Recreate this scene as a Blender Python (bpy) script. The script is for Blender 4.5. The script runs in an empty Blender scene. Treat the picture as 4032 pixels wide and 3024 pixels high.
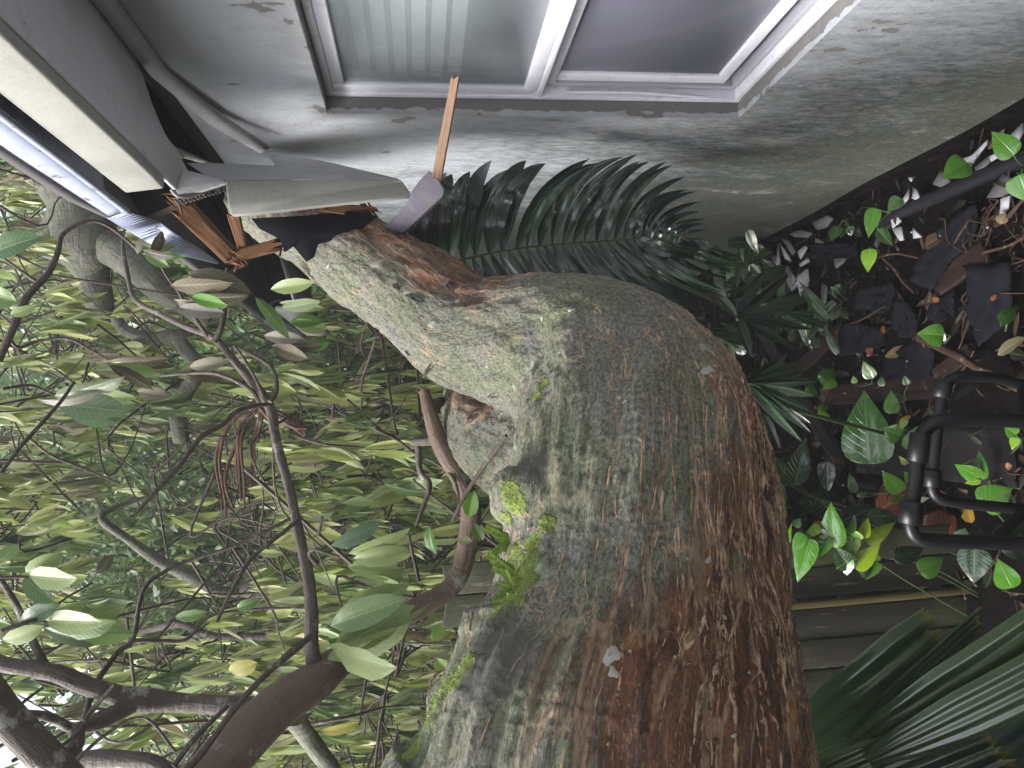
import bpy, math, random
import numpy as np
from mathutils import Vector, Matrix, noise as mnoise
from mathutils.bvhtree import BVHTree

random.seed(7); RNG = np.random.default_rng(7)
C = bpy.context.scene
COL = C.collection

# ------------------------------------------------------------------ camera
# World: +Y along the house wall away from the camera, +X towards the wall, +Z up, camera at the origin (eye height 1.65 m).
FPX = 3028.0
def nrm(v): return v / np.linalg.norm(v)
def cray(px, py): return np.array([(1512.0 - py) / FPX, (2016.0 - px) / FPX, 1.0])
_Y = nrm(cray(1655, 1675)); _u = np.array([-.035, 1, 0.]); _Z = nrm(_u - _Y * (_u @ _Y)); _X = np.cross(_Y, _Z)
if _X[0] < 0: _X = -_X
RM = np.array([_X, _Y, _Z])
def ray(px, py): return RM @ cray(px, py)
def P(px, py, d): return ray(px, py) * d
def RX(px, py, x): r = ray(px, py); return r * x / r[0]
def RZ(px, py, z): r = ray(px, py); return r * z / r[2]
def RYY(px, py, y): r = ray(px, py); return r * y / r[1]
def proj(p):
    c = np.asarray(p, float) @ RM
    return 2016 - c[..., 1] / c[..., 2] * FPX, 1512 - c[..., 0] / c[..., 2] * FPX, c[..., 2]
R_, U_, F_ = RM[:, 0], RM[:, 1], RM[:, 2]
cam = bpy.data.cameras.new("camera"); co = bpy.data.objects.new("camera", cam); COL.objects.link(co)
cam.sensor_width = 36; cam.lens = 36 * FPX / 4032; cam.clip_start = .02; cam.clip_end = 500
# the phone was held on its side: picture-right is down, picture-up is towards the house
bx, by, bz = -U_, R_, -F_
co.matrix_world = Matrix([[bx[0], by[0], bz[0], 0], [bx[1], by[1], bz[1], 0], [bx[2], by[2], bz[2], 0], [0, 0, 0, 1]])
C.camera = co

# ------------------------------------------------------------------ sky, sun, exposure
SUN_EL, SUN_AZ = math.radians(50), math.radians(-100)      # azimuth from +Y towards +X
w = bpy.data.worlds.new("World"); C.world = w; w.use_nodes = True
nt = w.node_tree; nt.nodes.clear()
sky = nt.nodes.new("ShaderNodeTexSky"); sky.sky_type = 'NISHITA'; sky.sun_disc = False
sky.sun_elevation = SUN_EL; sky.sun_rotation = SUN_AZ; sky.air_density = 1.0; sky.dust_density = 4.0; sky.ozone_density = 1.0
hs = nt.nodes.new("ShaderNodeHueSaturation"); hs.inputs['Saturation'].default_value = .45
bg = nt.nodes.new("ShaderNodeBackground"); bg.inputs['Strength'].default_value = .15
wo = nt.nodes.new("ShaderNodeOutputWorld")
nt.links.new(sky.outputs[0], hs.inputs['Color']); nt.links.new(hs.outputs[0], bg.inputs[0]); nt.links.new(bg.outputs[0], wo.inputs[0])
sl = bpy.data.lights.new("sun", 'SUN'); sl.energy = 2.0; sl.angle = math.radians(22); sl.color = (1, .985, .96)
so = bpy.data.objects.new("sun", sl); COL.objects.link(so)
sd = Vector((math.sin(SUN_AZ) * math.cos(SUN_EL), math.cos(SUN_AZ) * math.cos(SUN_EL), math.sin(SUN_EL)))
so.rotation_euler = sd.to_track_quat('Z', 'Y').to_euler()
C.view_settings.view_transform = 'Standard'; C.view_settings.look = 'None'; C.view_settings.gamma = 1
C.view_settings.use_curve_mapping = False
C.view_settings.exposure = 1.68
try:
    C.cycles.max_bounces = 6; C.cycles.transparent_max_bounces = 12; C.cycles.use_denoising = True
except Exception: pass

# ------------------------------------------------------------------ node helpers
class NT:
    def __init__(s, name):
        s.m = bpy.data.materials.new(name); s.m.use_nodes = True
        s.t = s.m.node_tree; s.t.nodes.clear()
        s.out = s.t.nodes.new("ShaderNodeOutputMaterial")
        s.b = s.t.nodes.new("ShaderNodeBsdfPrincipled"); s.t.links.new(s.b.outputs[0], s.out.inputs[0])
    def n(s, ty, **kw):
        o = s.t.nodes.new(ty)
        for k, v in kw.items(): setattr(o, k, v)
        return o
    def l(s, a, b): s.t.links.new(a, b)
    def setin(s, sock, v):
        if isinstance(v, bpy.types.NodeSocket): s.l(v, sock)
        elif v is not None: sock.default_value = v
    def math(s, op, a, b=None, c=None, clamp=False):
        o = s.n("ShaderNodeMath", operation=op, use_clamp=clamp)
        s.setin(o.inputs[0], a); s.setin(o.inputs[1], b)
        if c is not None: s.setin(o.inputs[2], c)
        return o.outputs[0]
    def vmul(s, v, sc):
        o = s.n("ShaderNodeVectorMath", operation='MULTIPLY'); s.setin(o.inputs[0], v); o.inputs[1].default_value = sc; return o.outputs[0]
    def noise(s, v, scale, detail=4, rough=.6, dist=0, out=0):
        o = s.n("ShaderNodeTexNoise"); s.setin(o.inputs['Vector'], v); o.inputs['Scale'].default_value = scale
        o.inputs['Detail'].default_value = detail; o.inputs['Roughness'].default_value = rough; o.inputs['Distortion'].default_value = dist
        return o.outputs[out]
    def voro(s, v, scale, feature='F1', out='Distance'):
        o = s.n("ShaderNodeTexVoronoi", feature=feature); s.setin(o.inputs['Vector'], v); o.inputs['Scale'].default_value = scale
        return o.outputs[out]
    def ramp(s, f, lo, hi, a=0., b=1.):
        o = s.n("ShaderNodeMapRange", interpolation_type='SMOOTHSTEP'); s.setin(o.inputs[0], f)
        o.inputs[1].default_value = lo; o.inputs[2].default_value = hi; o.inputs[3].default_value = a; o.inputs[4].default_value = b
        return o.outputs[0]
    def mix(s, f, a, b, mode='MIX'):
        o = s.n("ShaderNodeMix", data_type='RGBA', blend_type=mode)
        s.setin(o.inputs[0], f)
        for i, v in ((6, a), (7, b)):
            if isinstance(v, tuple): o.inputs[i].default_value = (*v[:3], 1)
            else: s.setin(o.inputs[i], v)
        return o.outputs[2]
    def pos(s): return s.n("ShaderNodeNewGeometry").outputs['Position']
    def obj(s): return s.n("ShaderNodeTexCoord").outputs['Object']
    def sep(s, v):
        o = s.n("ShaderNodeSeparateXYZ"); s.l(v, o.inputs[0]); return o.outputs
    def attr(s, name, out='Vector'):
        o = s.n("ShaderNodeAttribute", attribute_name=name); return o.outputs[out]
    def bump(s, h, strength=.5, dist=.01):
        o = s.n("ShaderNodeBump"); o.inputs['Strength'].default_value = strength; o.inputs['Distance'].default_value = dist
        s.setin(o.inputs['Height'], h); s.l(o.outputs[0], s.b.inputs['Normal']); return o
    def fin(s, col=None, rough=.6, spec=None, metal=None):
        if isinstance(col, tuple): s.b.inputs['Base Color'].default_value = (*col[:3], 1)
        elif col is not None: s.l(col, s.b.inputs['Base Color'])
        s.setin(s.b.inputs['Roughness'], rough)
        if spec is not None: s.b.inputs['Specular IOR Level'].default_value = spec
        if metal is not None: s.b.inputs['Metallic'].default_value = metal
        return s.m

M = {}
# ---- plaster wall
def m_plaster(name, reveal=False, mildew_contact_shade=True, base=(.425, .45, .50)):
    k = NT(name); p = k.pos(); x, y, z = k.sep(p)
    st = k.vmul(p, (6, 9, 1.5))
    c = k.mix(k.noise(st, 1.3, 5, .65), base, tuple(v * .86 for v in base))
    # faint green-yellow grime streaks
    c = k.mix(k.math('MULTIPLY', k.ramp(k.noise(st, 2.3, 6, .7), .48, .72), .45), c, (.38, .38, .29))
    if mildew_contact_shade:
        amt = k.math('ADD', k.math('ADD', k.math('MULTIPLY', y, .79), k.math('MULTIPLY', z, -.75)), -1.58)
        amt = k.math('ADD', amt, k.ramp(z, -1.65, -1.32, .55, 0))  # contact shade along the wall base, painted into the mildew amount
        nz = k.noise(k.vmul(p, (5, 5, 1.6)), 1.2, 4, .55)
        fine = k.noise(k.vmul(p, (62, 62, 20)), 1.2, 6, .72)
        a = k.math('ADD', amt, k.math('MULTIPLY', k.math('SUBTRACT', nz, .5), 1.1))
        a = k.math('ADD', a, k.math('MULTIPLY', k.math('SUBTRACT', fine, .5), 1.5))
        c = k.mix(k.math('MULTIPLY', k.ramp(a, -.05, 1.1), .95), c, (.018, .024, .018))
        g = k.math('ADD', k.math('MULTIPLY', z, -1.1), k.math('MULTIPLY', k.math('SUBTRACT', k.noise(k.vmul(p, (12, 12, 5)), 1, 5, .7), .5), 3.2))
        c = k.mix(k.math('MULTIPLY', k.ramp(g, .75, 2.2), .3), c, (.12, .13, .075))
    # chips where the paint has flaked to grey render
    chip = k.math('ADD', k.noise(k.vmul(p, (1, 1, .55)), 17, 3, .55), k.math('MULTIPLY', k.noise(p, 3.1, 2), .35))
    dwin = k.math('ADD', k.math('ABSOLUTE', k.math('SUBTRACT', y, 1.44)), -.515); dwz = k.math('ADD', k.math('ABSOLUTE', k.math('SUBTRACT', z, -.334)), -.546)
    near = k.math('MULTIPLY', k.ramp(k.math('MAXIMUM', dwin, dwz), .0, .16, .085, 0), 1.)
    chip = k.math('ADD', chip, near)
    chipm = k.ramp(chip, .885, .895)
    c = k.mix(k.math('MULTIPLY', k.ramp(k.math('ADD', chip, k.math('MULTIPLY', near, 1.2)), .74, .95), .35), c, (.22, .215, .19))
    c = k.mix(chipm, c, (.17, .165, .16))
    c = k.mix(k.math('MULTIPLY', k.ramp(k.noise(k.vmul(p, (90, 90, 40)), 1, 5, .75), .5, .68), .3), c, (.3, .29, .27))
    h = k.math('SUBTRACT', k.noise(p, 60, 6, .7), k.math('MULTIPLY', chipm, .5))
    h = k.math('ADD', h, k.math('MULTIPLY', k.noise(p, 7, 3), 1.2))
    if reveal:
        edge = k.math('ADD', k.math('SUBTRACT', x, .815), k.math('MULTIPLY', k.math('SUBTRACT', k.noise(k.vmul(p, (1, 1, 1)), 26, 5, .62), .5), .036))
        e = k.ramp(edge, -.0006, .0006)
        c = k.mix(e, c, k.mix(k.noise(p, 22, 4), (.20, .195, .19), (.14, .135, .13)))
        h = k.math('SUBTRACT', h, k.math('MULTIPLY', e, .6))
    k.bump(h, .5, .007)
    return k.fin(c, .75, .3)
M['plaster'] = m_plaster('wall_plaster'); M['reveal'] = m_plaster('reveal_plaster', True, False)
M['soffit'] = m_plaster('soffit_paint', False, False, (.50, .50, .53))
k = NT('fascia_paint'); p = k.pos()
c = k.mix(k.noise(p, 9, 6, .7), (.31, .31, .29), (.21, .21, .18)); c = k.mix(k.ramp(k.noise(p, 30, 6, .75), .55, .75), c, (.25, .25, .2))
k.bump(k.noise(p, 45, 6, .7), .4, .005); M['fascia'] = k.fin(c, .8, .25)
k = NT('white_aluminium'); p = k.pos(); c = k.mix(k.ramp(k.noise(p, 35, 5, .7), .5, .8), (.66, .66, .73), (.45, .45, .47)); M['alu'] = k.fin(c, .38, .45)
k = NT('aluminium_track'); M['track'] = k.fin((.32, .32, .36), .4, .4)
# glass panes: a film (frosting above, painted sky reflection below), a mirror of the garden, and clear glass
def m_glass(name, film, dcol, rough):
    k = NT(name); p = k.pos()
    tr = k.n("ShaderNodeBsdfTransparent"); gl = k.n("ShaderNodeBsdfGlossy"); gl.inputs['Roughness'].default_value = rough
    gl.inputs['Color'].default_value = (.85, .87, .92, 1)
    di = k.n("ShaderNodeBsdfDiffuse"); k.l(k.mix(k.noise(k.vmul(p, (20, 30, 4)), 1.5, 5), dcol, tuple(v * .75 for v in dcol)), di.inputs['Color'])
    lw = k.n("ShaderNodeLayerWeight"); lw.inputs['Blend'].default_value = .35
    m1 = k.n("ShaderNodeMixShader"); k.l(k.math('ADD', k.math('MULTIPLY', k.noise(k.vmul(p, (20, 40, 5)), 2, 5, .7), .25), film - .12), m1.inputs[0]); k.l(tr.outputs[0], m1.inputs[1]); k.l(di.outputs[0], m1.inputs[2])
    m2 = k.n("ShaderNodeMixShader"); k.l(k.math('MULTIPLY', lw.outputs['Facing'], .5), m2.inputs[0]); k.l(m1.outputs[0], m2.inputs[1]); k.l(gl.outputs[0], m2.inputs[2])
    k.l(m2.outputs[0], k.out.inputs[0]); return k.m
M['glass_up'] = m_glass('frosted_glass', .44, (.42, .48, .50), .25)
M['glass_low'] = m_glass('sky_sheen_glass', .55, (.15, .15, .21), .38)  # grey-lavender film paints the sky reflection into the lower pane
k = NT('blind_slat'); M['blind'] = k.fin((.85, .90, .88), .5)
k = NT('room_dark'); M['room'] = k.fin((.10, .10, .11), .9)
# ---- wood and metal debris
def m_wood(name, a, b, rough=.7, st=(3, 60, 60)):
    k = NT(name); p = k.obj(); g = k.vmul(k.attr('grain'), st)
    c = k.mix(k.noise(g, 1.2, 6, .7), a, b); k.bump(k.noise(g, 1.4, 6, .75), .6, .006); return k.fin(c, rough, .3)
M['rawwood'] = m_wood('splintered_timber', (.21, .092, .035), (.055, .026, .013), .75, (5, 110, 110))
M['stick'] = m_wood('batten_timber', (.30, .19, .125), (.13, .072, .046))
M['rafter'] = m_wood('dark_rafter', (.05, .035, .03), (.025, .018, .015))
def m_fence(name, a, b):
    k = NT(name); p = k.pos(); g = k.vmul(p, (34, 34, 2.2)); oi = k.n("ShaderNodeObjectInfo").outputs['Random']
    c = k.mix(k.noise(g, 1.3, 7, .72), a, b); c = k.mix(k.ramp(k.noise(k.vmul(p, (24, 24, 3)), 1.7, 6, .75), .6, .68), c, (.16, .13, .10))
    c = k.mix(k.math('MULTIPLY', k.ramp(k.noise(p, 7, 4), .45, .7), .6), c, (.075, .085, .035))
    hsv = k.n("ShaderNodeHueSaturation"); k.l(k.math('ADD', k.math('MULTIPLY', oi, .55), .7), hsv.inputs['Value']); k.l(c, hsv.inputs['Color'])
    k.bump(k.noise(g, 1.5, 7, .75), .5, .006); return k.fin(hsv.outputs[0], .7, .3)
M['fence'] = m_fence('weathered_paling', (.044, .042, .029), (.022, .021, .016))
M['fence_y'] = m_fence('mossy_paling', (.15, .125, .045), (.09, .075, .03))
k = NT('galvanised_edge'); p = k.pos(); c = k.mix(k.noise(k.vmul(p, (40, 60, 20)), 1, 5, .7), (.34, .37, .48), (.22, .24, .32))
c = k.mix(k.ramp(k.noise(p, 26, 6, .75), .60, .66), c, (.12, .07, .05)); M['galv'] = k.fin(c, k.ramp(k.noise(p, 40, 3), .3, .7, .3, .55), .5, .1)
k = NT('roof_felt'); p = k.pos(); k.bump(k.noise(p, 240, 4, .8), .5, .003)
c = k.mix(k.noise(p, 18, 5), (.0055, .006, .009), (.011, .011, .015)); M['felt'] = k.fin(c, .9, .04)
k = NT('roof_tile'); M['roof'] = k.fin((.06, .055, .055), .9)
k = NT('granular_cladding'); p = k.pos(); c = k.mix(k.noise(p, 45, 6, .8), (.22, .20, .245), (.09, .083, .105)); c = k.mix(k.ramp(k.noise(p, 14, 4), .55, .7), c, (.12, .15, .10))
k.bump(k.noise(p, 220, 4, .8), .8, .004); M['granule'] = k.fin(c, .85, .2)
k = NT('plaster_shard'); p = k.pos(); c = k.mix(k.ramp(k.noise(p, 60, 3), .66, .70), (.29, .288, .32), (.10, .096, .096)); M['shard'] = k.fin(c, .7, .3)
k = NT('grey_shard'); p = k.pos(); M['shard_g'] = k.fin(k.mix(k.noise(p, 40, 4), (.11, .107, .11), (.06, .057, .06)), .8, .3)
k = NT('lath_wire'); M['lath'] = k.fin((.16, .15, .14), .6, .3, .4)
k = NT('powder_coat'); p = k.pos(); k.bump(k.noise(p, 420, 2), .12, .001); M['black'] = k.fin((.006, .006, .008), .42, .4)
k = NT('black_pipe'); M['pipe'] = k.fin((.007, .007, .010), .55, .25)
# ---- ground
k = NT('wet_soil'); p = k.pos()
c = k.mix(k.noise(p, 14, 7, .75), (.004, .003, .003), (.009, .006, .005)); c = k.mix(k.ramp(k.noise(p, 45, 6, .7), .55, .72), c, (.013, .0075, .005))
k.bump(k.noise(p, 38, 8, .8), 1.0, .03); M['soil'] = k.fin(c, k.ramp(k.noise(p, 20, 4), .35, .65, .5, .95), .05)
# ---- leaves (colour per leaf in 'col', leaf coordinates in 'luv')
def m_leaf(name, rough=.4, vein=.25, transl=.22, back=.5, nv=11., spec=.4, bumps=.25, coat=0.):
    k = NT(name); col = k.attr('col', 'Color'); t, s, _ = k.sep(k.attr('luv'))
    p = k.pos(); c = k.mix(k.noise(p, 24, 4, .6), col, k.mix(.5, col, (0, 0, 0)), 'MIX')
    c = k.mix(k.noise(p, 9, 3), c, col)
    a = k.math('ABSOLUTE', s)
    mid = k.ramp(a, .03, .09, 1, 0)
    ph = k.math('FRACT', k.math('SUBTRACT', k.math('MULTIPLY', t, nv), k.math('MULTIPLY', a, 2.2)))
    lat = k.ramp(k.math('ABSOLUTE', k.math('SUBTRACT', ph, .5)), .03, .12, 1, 0)
    v = k.math('MAXIMUM', mid, k.math('MULTIPLY', lat, .55))
    c = k.mix(k.math('MULTIPLY', v, vein), c, k.mix(.5, col, (.8, .85, .5)))
    bf = k.n("ShaderNodeNewGeometry").outputs['Backfacing']
    c2 = k.mix(k.math('MULTIPLY', bf, back), c, k.mix(.55, col, (.50, .52, .34)))
    if bumps: k.bump(k.math('ADD', k.math('MULTIPLY', v, -.6), k.noise(p, 40, 2)), bumps, .004)
    k.fin(c2, rough, spec); k.b.inputs['Coat Weight'].default_value = coat; k.b.inputs['Coat Roughness'].default_value = .09
    tr = k.n("ShaderNodeBsdfTranslucent"); k.l(k.mix(.35, c2, (.55, .75, .1), 'MULTIPLY'), tr.inputs[0]); 
    mx = k.n("ShaderNodeMixShader"); mx.inputs[0].default_value = transl
    k.l(k.b.outputs[0], mx.inputs[1]); k.l(tr.outputs[0], mx.inputs[2]); k.l(mx.outputs[0], k.out.inputs[0])
    return k.m
M['leaf'] = m_leaf('fig_leaf', .38, .28, .40, .55); M['small'] = m_leaf('small_leaf', .35, .12, .25, .2, 5, .4, 0)
M['dead'] = m_leaf('withered_leaf', .6, .3, .08, .3, 10, .2)
M['pothos'] = m_leaf('pothos_leaf', .2, .15, .12, .1, 9, .6, .6, 1.); M['palm'] = m_leaf('palm_leaf', .20, .10, .06, .05, 0, .8, .15, .6)
M['pleat'] = m_leaf('pleated_leaf', .2, .04, .08, .1, 0, .9, .06, .8)
M['litter'] = m_leaf('fallen_leaf', .4, .2, .03, .1, 8, .2)
# ---- bark
def m_bark(name, a, b, sc=1., moss=0., rings=0.):
    k = NT(name); bk = k.attr('bark')
    r1 = k.noise(k.vmul(bk, (10, 50, 50)), sc, 6, .7); r2 = k.noise(k.vmul(bk, (60, 14, 14)), sc * .7, 4, .6)
    c = k.mix(r1, a, b); c = k.mix(k.ramp(k.noise(bk, 16, 5, .7), .58, .68), c, (.30, .29, .26))
    if moss: c = k.mix(k.math('MULTIPLY', k.ramp(k.noise(bk, 9, 5, .7), .45, .65), moss), c, (.15, .18, .08))
    hh = k.math('ADD', r1, k.math('MULTIPLY', r2, .6))
    if rings:
        rg = k.noise(k.vmul(bk, (30, 9, 9)), 1., 6, .7, 1.2); c = k.mix(k.ramp(rg, .35, .6), k.mix(.5, c, (.05, .05, .04)), c); hh = k.math('ADD', hh, k.math('MULTIPLY', rg, rings))
    k.bump(hh, .9, .014 if not rings else .02); return k.fin(c, .6, .3)
M['branch'] = m_bark('branch_bark', (.125, .100, .085), (.058, .046, .039)); M['limb'] = m_bark('pale_limb_bark', (.26, .255, .21), (.13, .125, .095), .9, .5, .7)
M['twig'] = m_bark('twig_bark', (.105, .078, .060), (.055, .042, .034)); M['redtwig'] = m_bark('reddish_twig', (.065, .031, .02), (.032, .016, .011))
M['hook'] = m_bark('hook_bark', (.21, .145, .105), (.10, .072, .056)); M['rootbark'] = m_bark('aerial_root', (.15, .07, .04), (.085, .04, .025))
k = NT('trunk_bark'); bk = k.attr('bark'); wet = k.attr('wet', 'Fac'); mossA = k.attr('moss', 'Fac'); p = k.pos()
fine = k.noise(k.vmul(bk, (130, 230, 230)), .9, 6, .72)
grit = k.ramp(k.noise(k.vmul(bk, (90, 300, 300)), 1., 5, .7), .40, .62)
along = k.noise(k.vmul(bk, (10, 34, 34)), 1., 7, .72)
big = k.noise(bk, 5.5, 5, .65)
dry = k.mix(k.ramp(fine, .36, .64), (.058, .057, .042), (.235, .23, .185))
dry = k.mix(k.ramp(big, .40, .62), dry, k.mix(k.ramp(fine, .36, .64), (.045, .054, .030), (.175, .20, .115)))
dry = k.mix(k.ramp(k.noise(bk, 8.3, 5, .7), .56, .66), dry, k.mix(k.ramp(fine, .36, .64), (.045, .042, .042), (.18, .17, .165)))
dry = k.mix(k.ramp(k.noise(bk, 19, 4, .7), .64, .70), dry, (.27, .36, .22))
damp = k.mix(k.ramp(along, .32, .66), (.034, .014, .009), (.31, .12, .050)); damp = k.mix(k.math('MULTIPLY', grit, .55), damp, k.mix(along, (.012, .008, .007), (.17, .10, .062)))
damp = k.mix(k.ramp(k.noise(k.vmul(bk, (6, 10, 10)), 1., 6, .68), .56, .66), damp, k.mix(fine, (.58, .25, .07), (.36, .14, .04)))
damp = k.mix(k.math('MULTIPLY', k.ramp(k.noise(k.vmul(bk, (12, 12, 12)), 1, 6, .7), .53, .64), .7), damp, k.mix(fine, (.115, .135, .06), (.20, .22, .12)))
wf = k.ramp(k.math('ADD', wet, k.math('ADD', k.math('MULTIPLY', k.math('SUBTRACT', big, .5), 1.3), k.math('MULTIPLY', k.math('SUBTRACT', along, .5), 1.0))), .25, .8)
c = k.mix(wf, dry, damp)
# sinuous raised fissures with fresh tan cork
wn = k.noise(k.vmul(bk, (7, 16, 16)), 1., 4, .6, 0, 1)
wc = k.n("ShaderNodeVectorMath", operation='MULTIPLY_ADD'); k.l(wn, wc.inputs[0]); wc.inputs[1].default_value = (.6, .6, .6); k.l(k.vmul(bk, (2.6, 19, 19)), wc.inputs[2])
wc3 = k.n("ShaderNodeVectorMath", operation='MULTIPLY_ADD'); k.l(wn, wc3.inputs[0]); wc3.inputs[1].default_value = (.9, .9, .9); k.l(k.vmul(bk, (4.2, 38, 38)), wc3.inputs[2])
wc2 = k.n("ShaderNodeVectorMath", operation='MULTIPLY_ADD'); k.l(wn, wc2.inputs[0]); wc2.inputs[1].default_value = (1.3, 1.3, 1.3); k.l(k.vmul(bk, (9, 11, 11)), wc2.inputs[2])
vm = k.math('MULTIPLY', k.ramp(k.voro(wc.outputs[0], 1., 'DISTANCE_TO_EDGE'), .010, .052, 1, 0), k.ramp(k.noise(bk, 9, 4, .6), .38, .48)); vm = k.math('MAXIMUM', vm, k.math('MULTIPLY', k.math('MULTIPLY', k.ramp(k.voro(wc3.outputs[0], 1., 'DISTANCE_TO_EDGE'), .010, .070, 1, 0), k.ramp(k.noise(bk, 12, 4, .6), .42, .52)), .9))
vm2 = k.math('MULTIPLY', k.ramp(k.voro(wc2.outputs[0], 1., 'DISTANCE_TO_EDGE'), .006, .032, 1, 0), k.ramp(k.noise(bk, 6, 4, .6), .50, .60))
vein = k.math('MULTIPLY', vm, k.ramp(k.math('ADD', wet, k.math('MULTIPLY', big, .5)), .2, .7, .12, 1)); vein = k.math('MAXIMUM', k.math('MULTIPLY', vein, .6), k.math('MULTIPLY', vm2, .6))
c = k.mix(k.math('MULTIPLY', vein, .92), c, k.mix(fine, (.70, .48, .31), (.44, .25, .14)))
# crosswise crinkles
cr_ = k.noise(k.vmul(bk, (44, 7, 7)), 1., 4, .6)
mo = k.ramp(k.math('ADD', mossA, k.math('MULTIPLY', k.math('SUBTRACT', k.noise(bk, 30, 5, .75), .5), 1.3)), .42, .62)
c = k.mix(mo, c, k.mix(fine, (.10, .15, .018), (.22, .28, .045)))
spk = k.ramp(k.noise(bk, 150, 2, .5), .70, .74); c = k.mix(k.math('MULTIPLY', spk, .5), c, (.5, .46, .38))
h = k.math('ADD', k.math('MULTIPLY', along, 1.0), k.math('MULTIPLY', fine, .5)); h = k.math('ADD', h, k.math('MULTIPLY', k.math('MULTIPLY', grit, wf), .5)); h = k.math('ADD', h, k.math('MULTIPLY', vein, .4)); h = k.math('ADD', h, k.math('MULTIPLY', cr_, .2))
dk = k.ramp(k.math('ADD', k.attr('scar', 'Fac'), k.math('MULTIPLY', k.math('SUBTRACT', k.noise(bk, 28, 5, .7), .5), .9)), .3, .75); c = k.mix(k.math('MULTIPLY', dk, .85), c, k.mix(fine, (.045, .042, .036), (.12, .11, .095)))
h = k.math('ADD', h, k.math('MULTIPLY', mo, .4))
k.bump(h, .8, .014)
M['trunk'] = k.fin(c, k.ramp(wf, 0, 1, .75, .26), .6)
k = NT('moss'); p = k.pos(); M['moss'] = k.fin(k.mix(k.noise(p, 60, 4), (.14, .24, .02), (.30, .40, .04)), .9, .1)
k = NT('lichen'); p = k.pos(); k.bump(k.noise(p, 160, 4), .6, .003); M['lichen'] = k.fin(k.mix(k.noise(p, 90, 4), (.42, .41, .36), (.27, .26, .22)), .9, .1)
k = NT('knot_hole'); p = k.pos(); k.bump(k.noise(p, 90, 5), .8, .006); M['knot'] = k.fin(k.mix(k.noise(p, 60, 5), (.05, .045, .04), (.11, .10, .09)), .9, .2)

# ------------------------------------------------------------------ mesh helpers
class MB:
    def __init__(s): s.v = []; s.f = []; s.n = 0; s.at = {}
    def add(s, v, f, **at):
        v = np.asarray(v, float).reshape(-1, 3); s.v.append(v); s.f.append((np.asarray(f, int), s.n))
        for kk in set(list(s.at) + list(at)):
            a = at.get(kk)
            if a is None: a = np.zeros((len(v), 3))
            a = np.asarray(a, float); a = np.broadcast_to(a, (len(v), 3)) if a.ndim == 1 else a
            if kk not in s.at: s.at[kk] = [np.zeros((s.n, 3))] if s.n else []
            s.at[kk].append(a)
        s.n += len(v)
    def build(s, name, mat, parent=None, smooth=True):
        me = bpy.data.meshes.new(name); V = np.concatenate(s.v)
        me.vertices.add(len(V)); me.vertices.foreach_set('co', V.astype(np.float32).ravel())
        li = []; ls = []; lt = []; o = 0
        for f, base in s.f:
            if len(f) == 0: continue
            kk = f.shape[1]; li.append((f + base).ravel()); ls.append(np.arange(len(f)) * kk + o); lt.append(np.full(len(f), kk)); o += f.size
        li = np.concatenate(li); ls = np.concatenate(ls); lt = np.concatenate(lt)
        me.loops.add(len(li)); me.loops.foreach_set('vertex_index', li.astype(np.int32))
        me.polygons.add(len(ls)); me.polygons.foreach_set('loop_start', ls.astype(np.int32)); me.polygons.foreach_set('loop_total', lt.astype(np.int32))
        if smooth: me.polygons.foreach_set('use_smooth', np.ones(len(ls), bool))
        me.update(calc_edges=True); me.validate()
        for kk, arr in s.at.items():
            a = np.concatenate(arr).astype(np.float32)
            if kk == 'col':
                at = me.attributes.new('col', 'FLOAT_COLOR', 'POINT'); at.data.foreach_set('color', np.concatenate([a, np.ones((len(a), 1), np.float32)], 1).ravel())
            else:
                at = me.attributes.new(kk, 'FLOAT_VECTOR', 'POINT'); at.data.foreach_set('vector', a.ravel())
        me.materials.append(mat)
        ob = bpy.data.objects.new(name, me); COL.objects.link(ob); attach(ob, parent); return ob
def wloc(o):
    return o.location.copy() if o.parent is None else wloc(o.parent) + o.matrix_parent_inverse.translation + o.location
def attach(ob, parent):
    if parent is not None:
        ob.parent = parent; ob.matrix_parent_inverse = Matrix.Translation(-wloc(parent))
def tag(o, label=None, cat=None, group=None, kind=None):
    if label: o['label'] = label
    if cat: o['category'] = cat
    if group: o['group'] = group
    if kind: o['kind'] = kind
    return o
def thing(name, label, cat, loc=(0, 0, 0), group=None):
    o = bpy.data.objects.new(name, None); o.empty_display_size = .1; COL.objects.link(o); o.location = [float(x) for x in loc]
    return tag(o, label, cat, group)
def bx_(mb, lo, hi, grain=True):
    lo = np.asarray(lo, float); hi = np.asarray(hi, float)
    v = np.array([[x, y, z] for x in (lo[0], hi[0]) for y in (lo[1], hi[1]) for z in (lo[2], hi[2])])
    f = [[0, 1, 3, 2], [4, 6, 7, 5], [0, 4, 5, 1], [2, 3, 7, 6], [0, 2, 6, 4], [1, 5, 7, 3]]
    mb.add(v, f)
def bevel(o, wd=.003, seg=2):
    m = o.modifiers.new('bevel', 'BEVEL'); m.width = wd; m.segments = seg; m.limit_method = 'ANGLE'; return o
def spline(pts, n):
    """Catmull-Rom through rows of pts (any width)."""
    pts = np.asarray(pts, float); q = np.vstack([2 * pts[0] - pts[1], pts, 2 * pts[-1] - pts[-2]]); out = []
    for i in range(len(pts) - 1):
        a, b, c, d = q[i:i + 4]
        for t in np.linspace(0, 1, n, endpoint=False):
            out.append(.5 * (2 * b + (c - a) * t + (2 * a - 5 * b + 4 * c - d) * t * t + (3 * b - a - 3 * c + d) * t ** 3))
    out.append(pts[-1]); return np.array(out)
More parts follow.
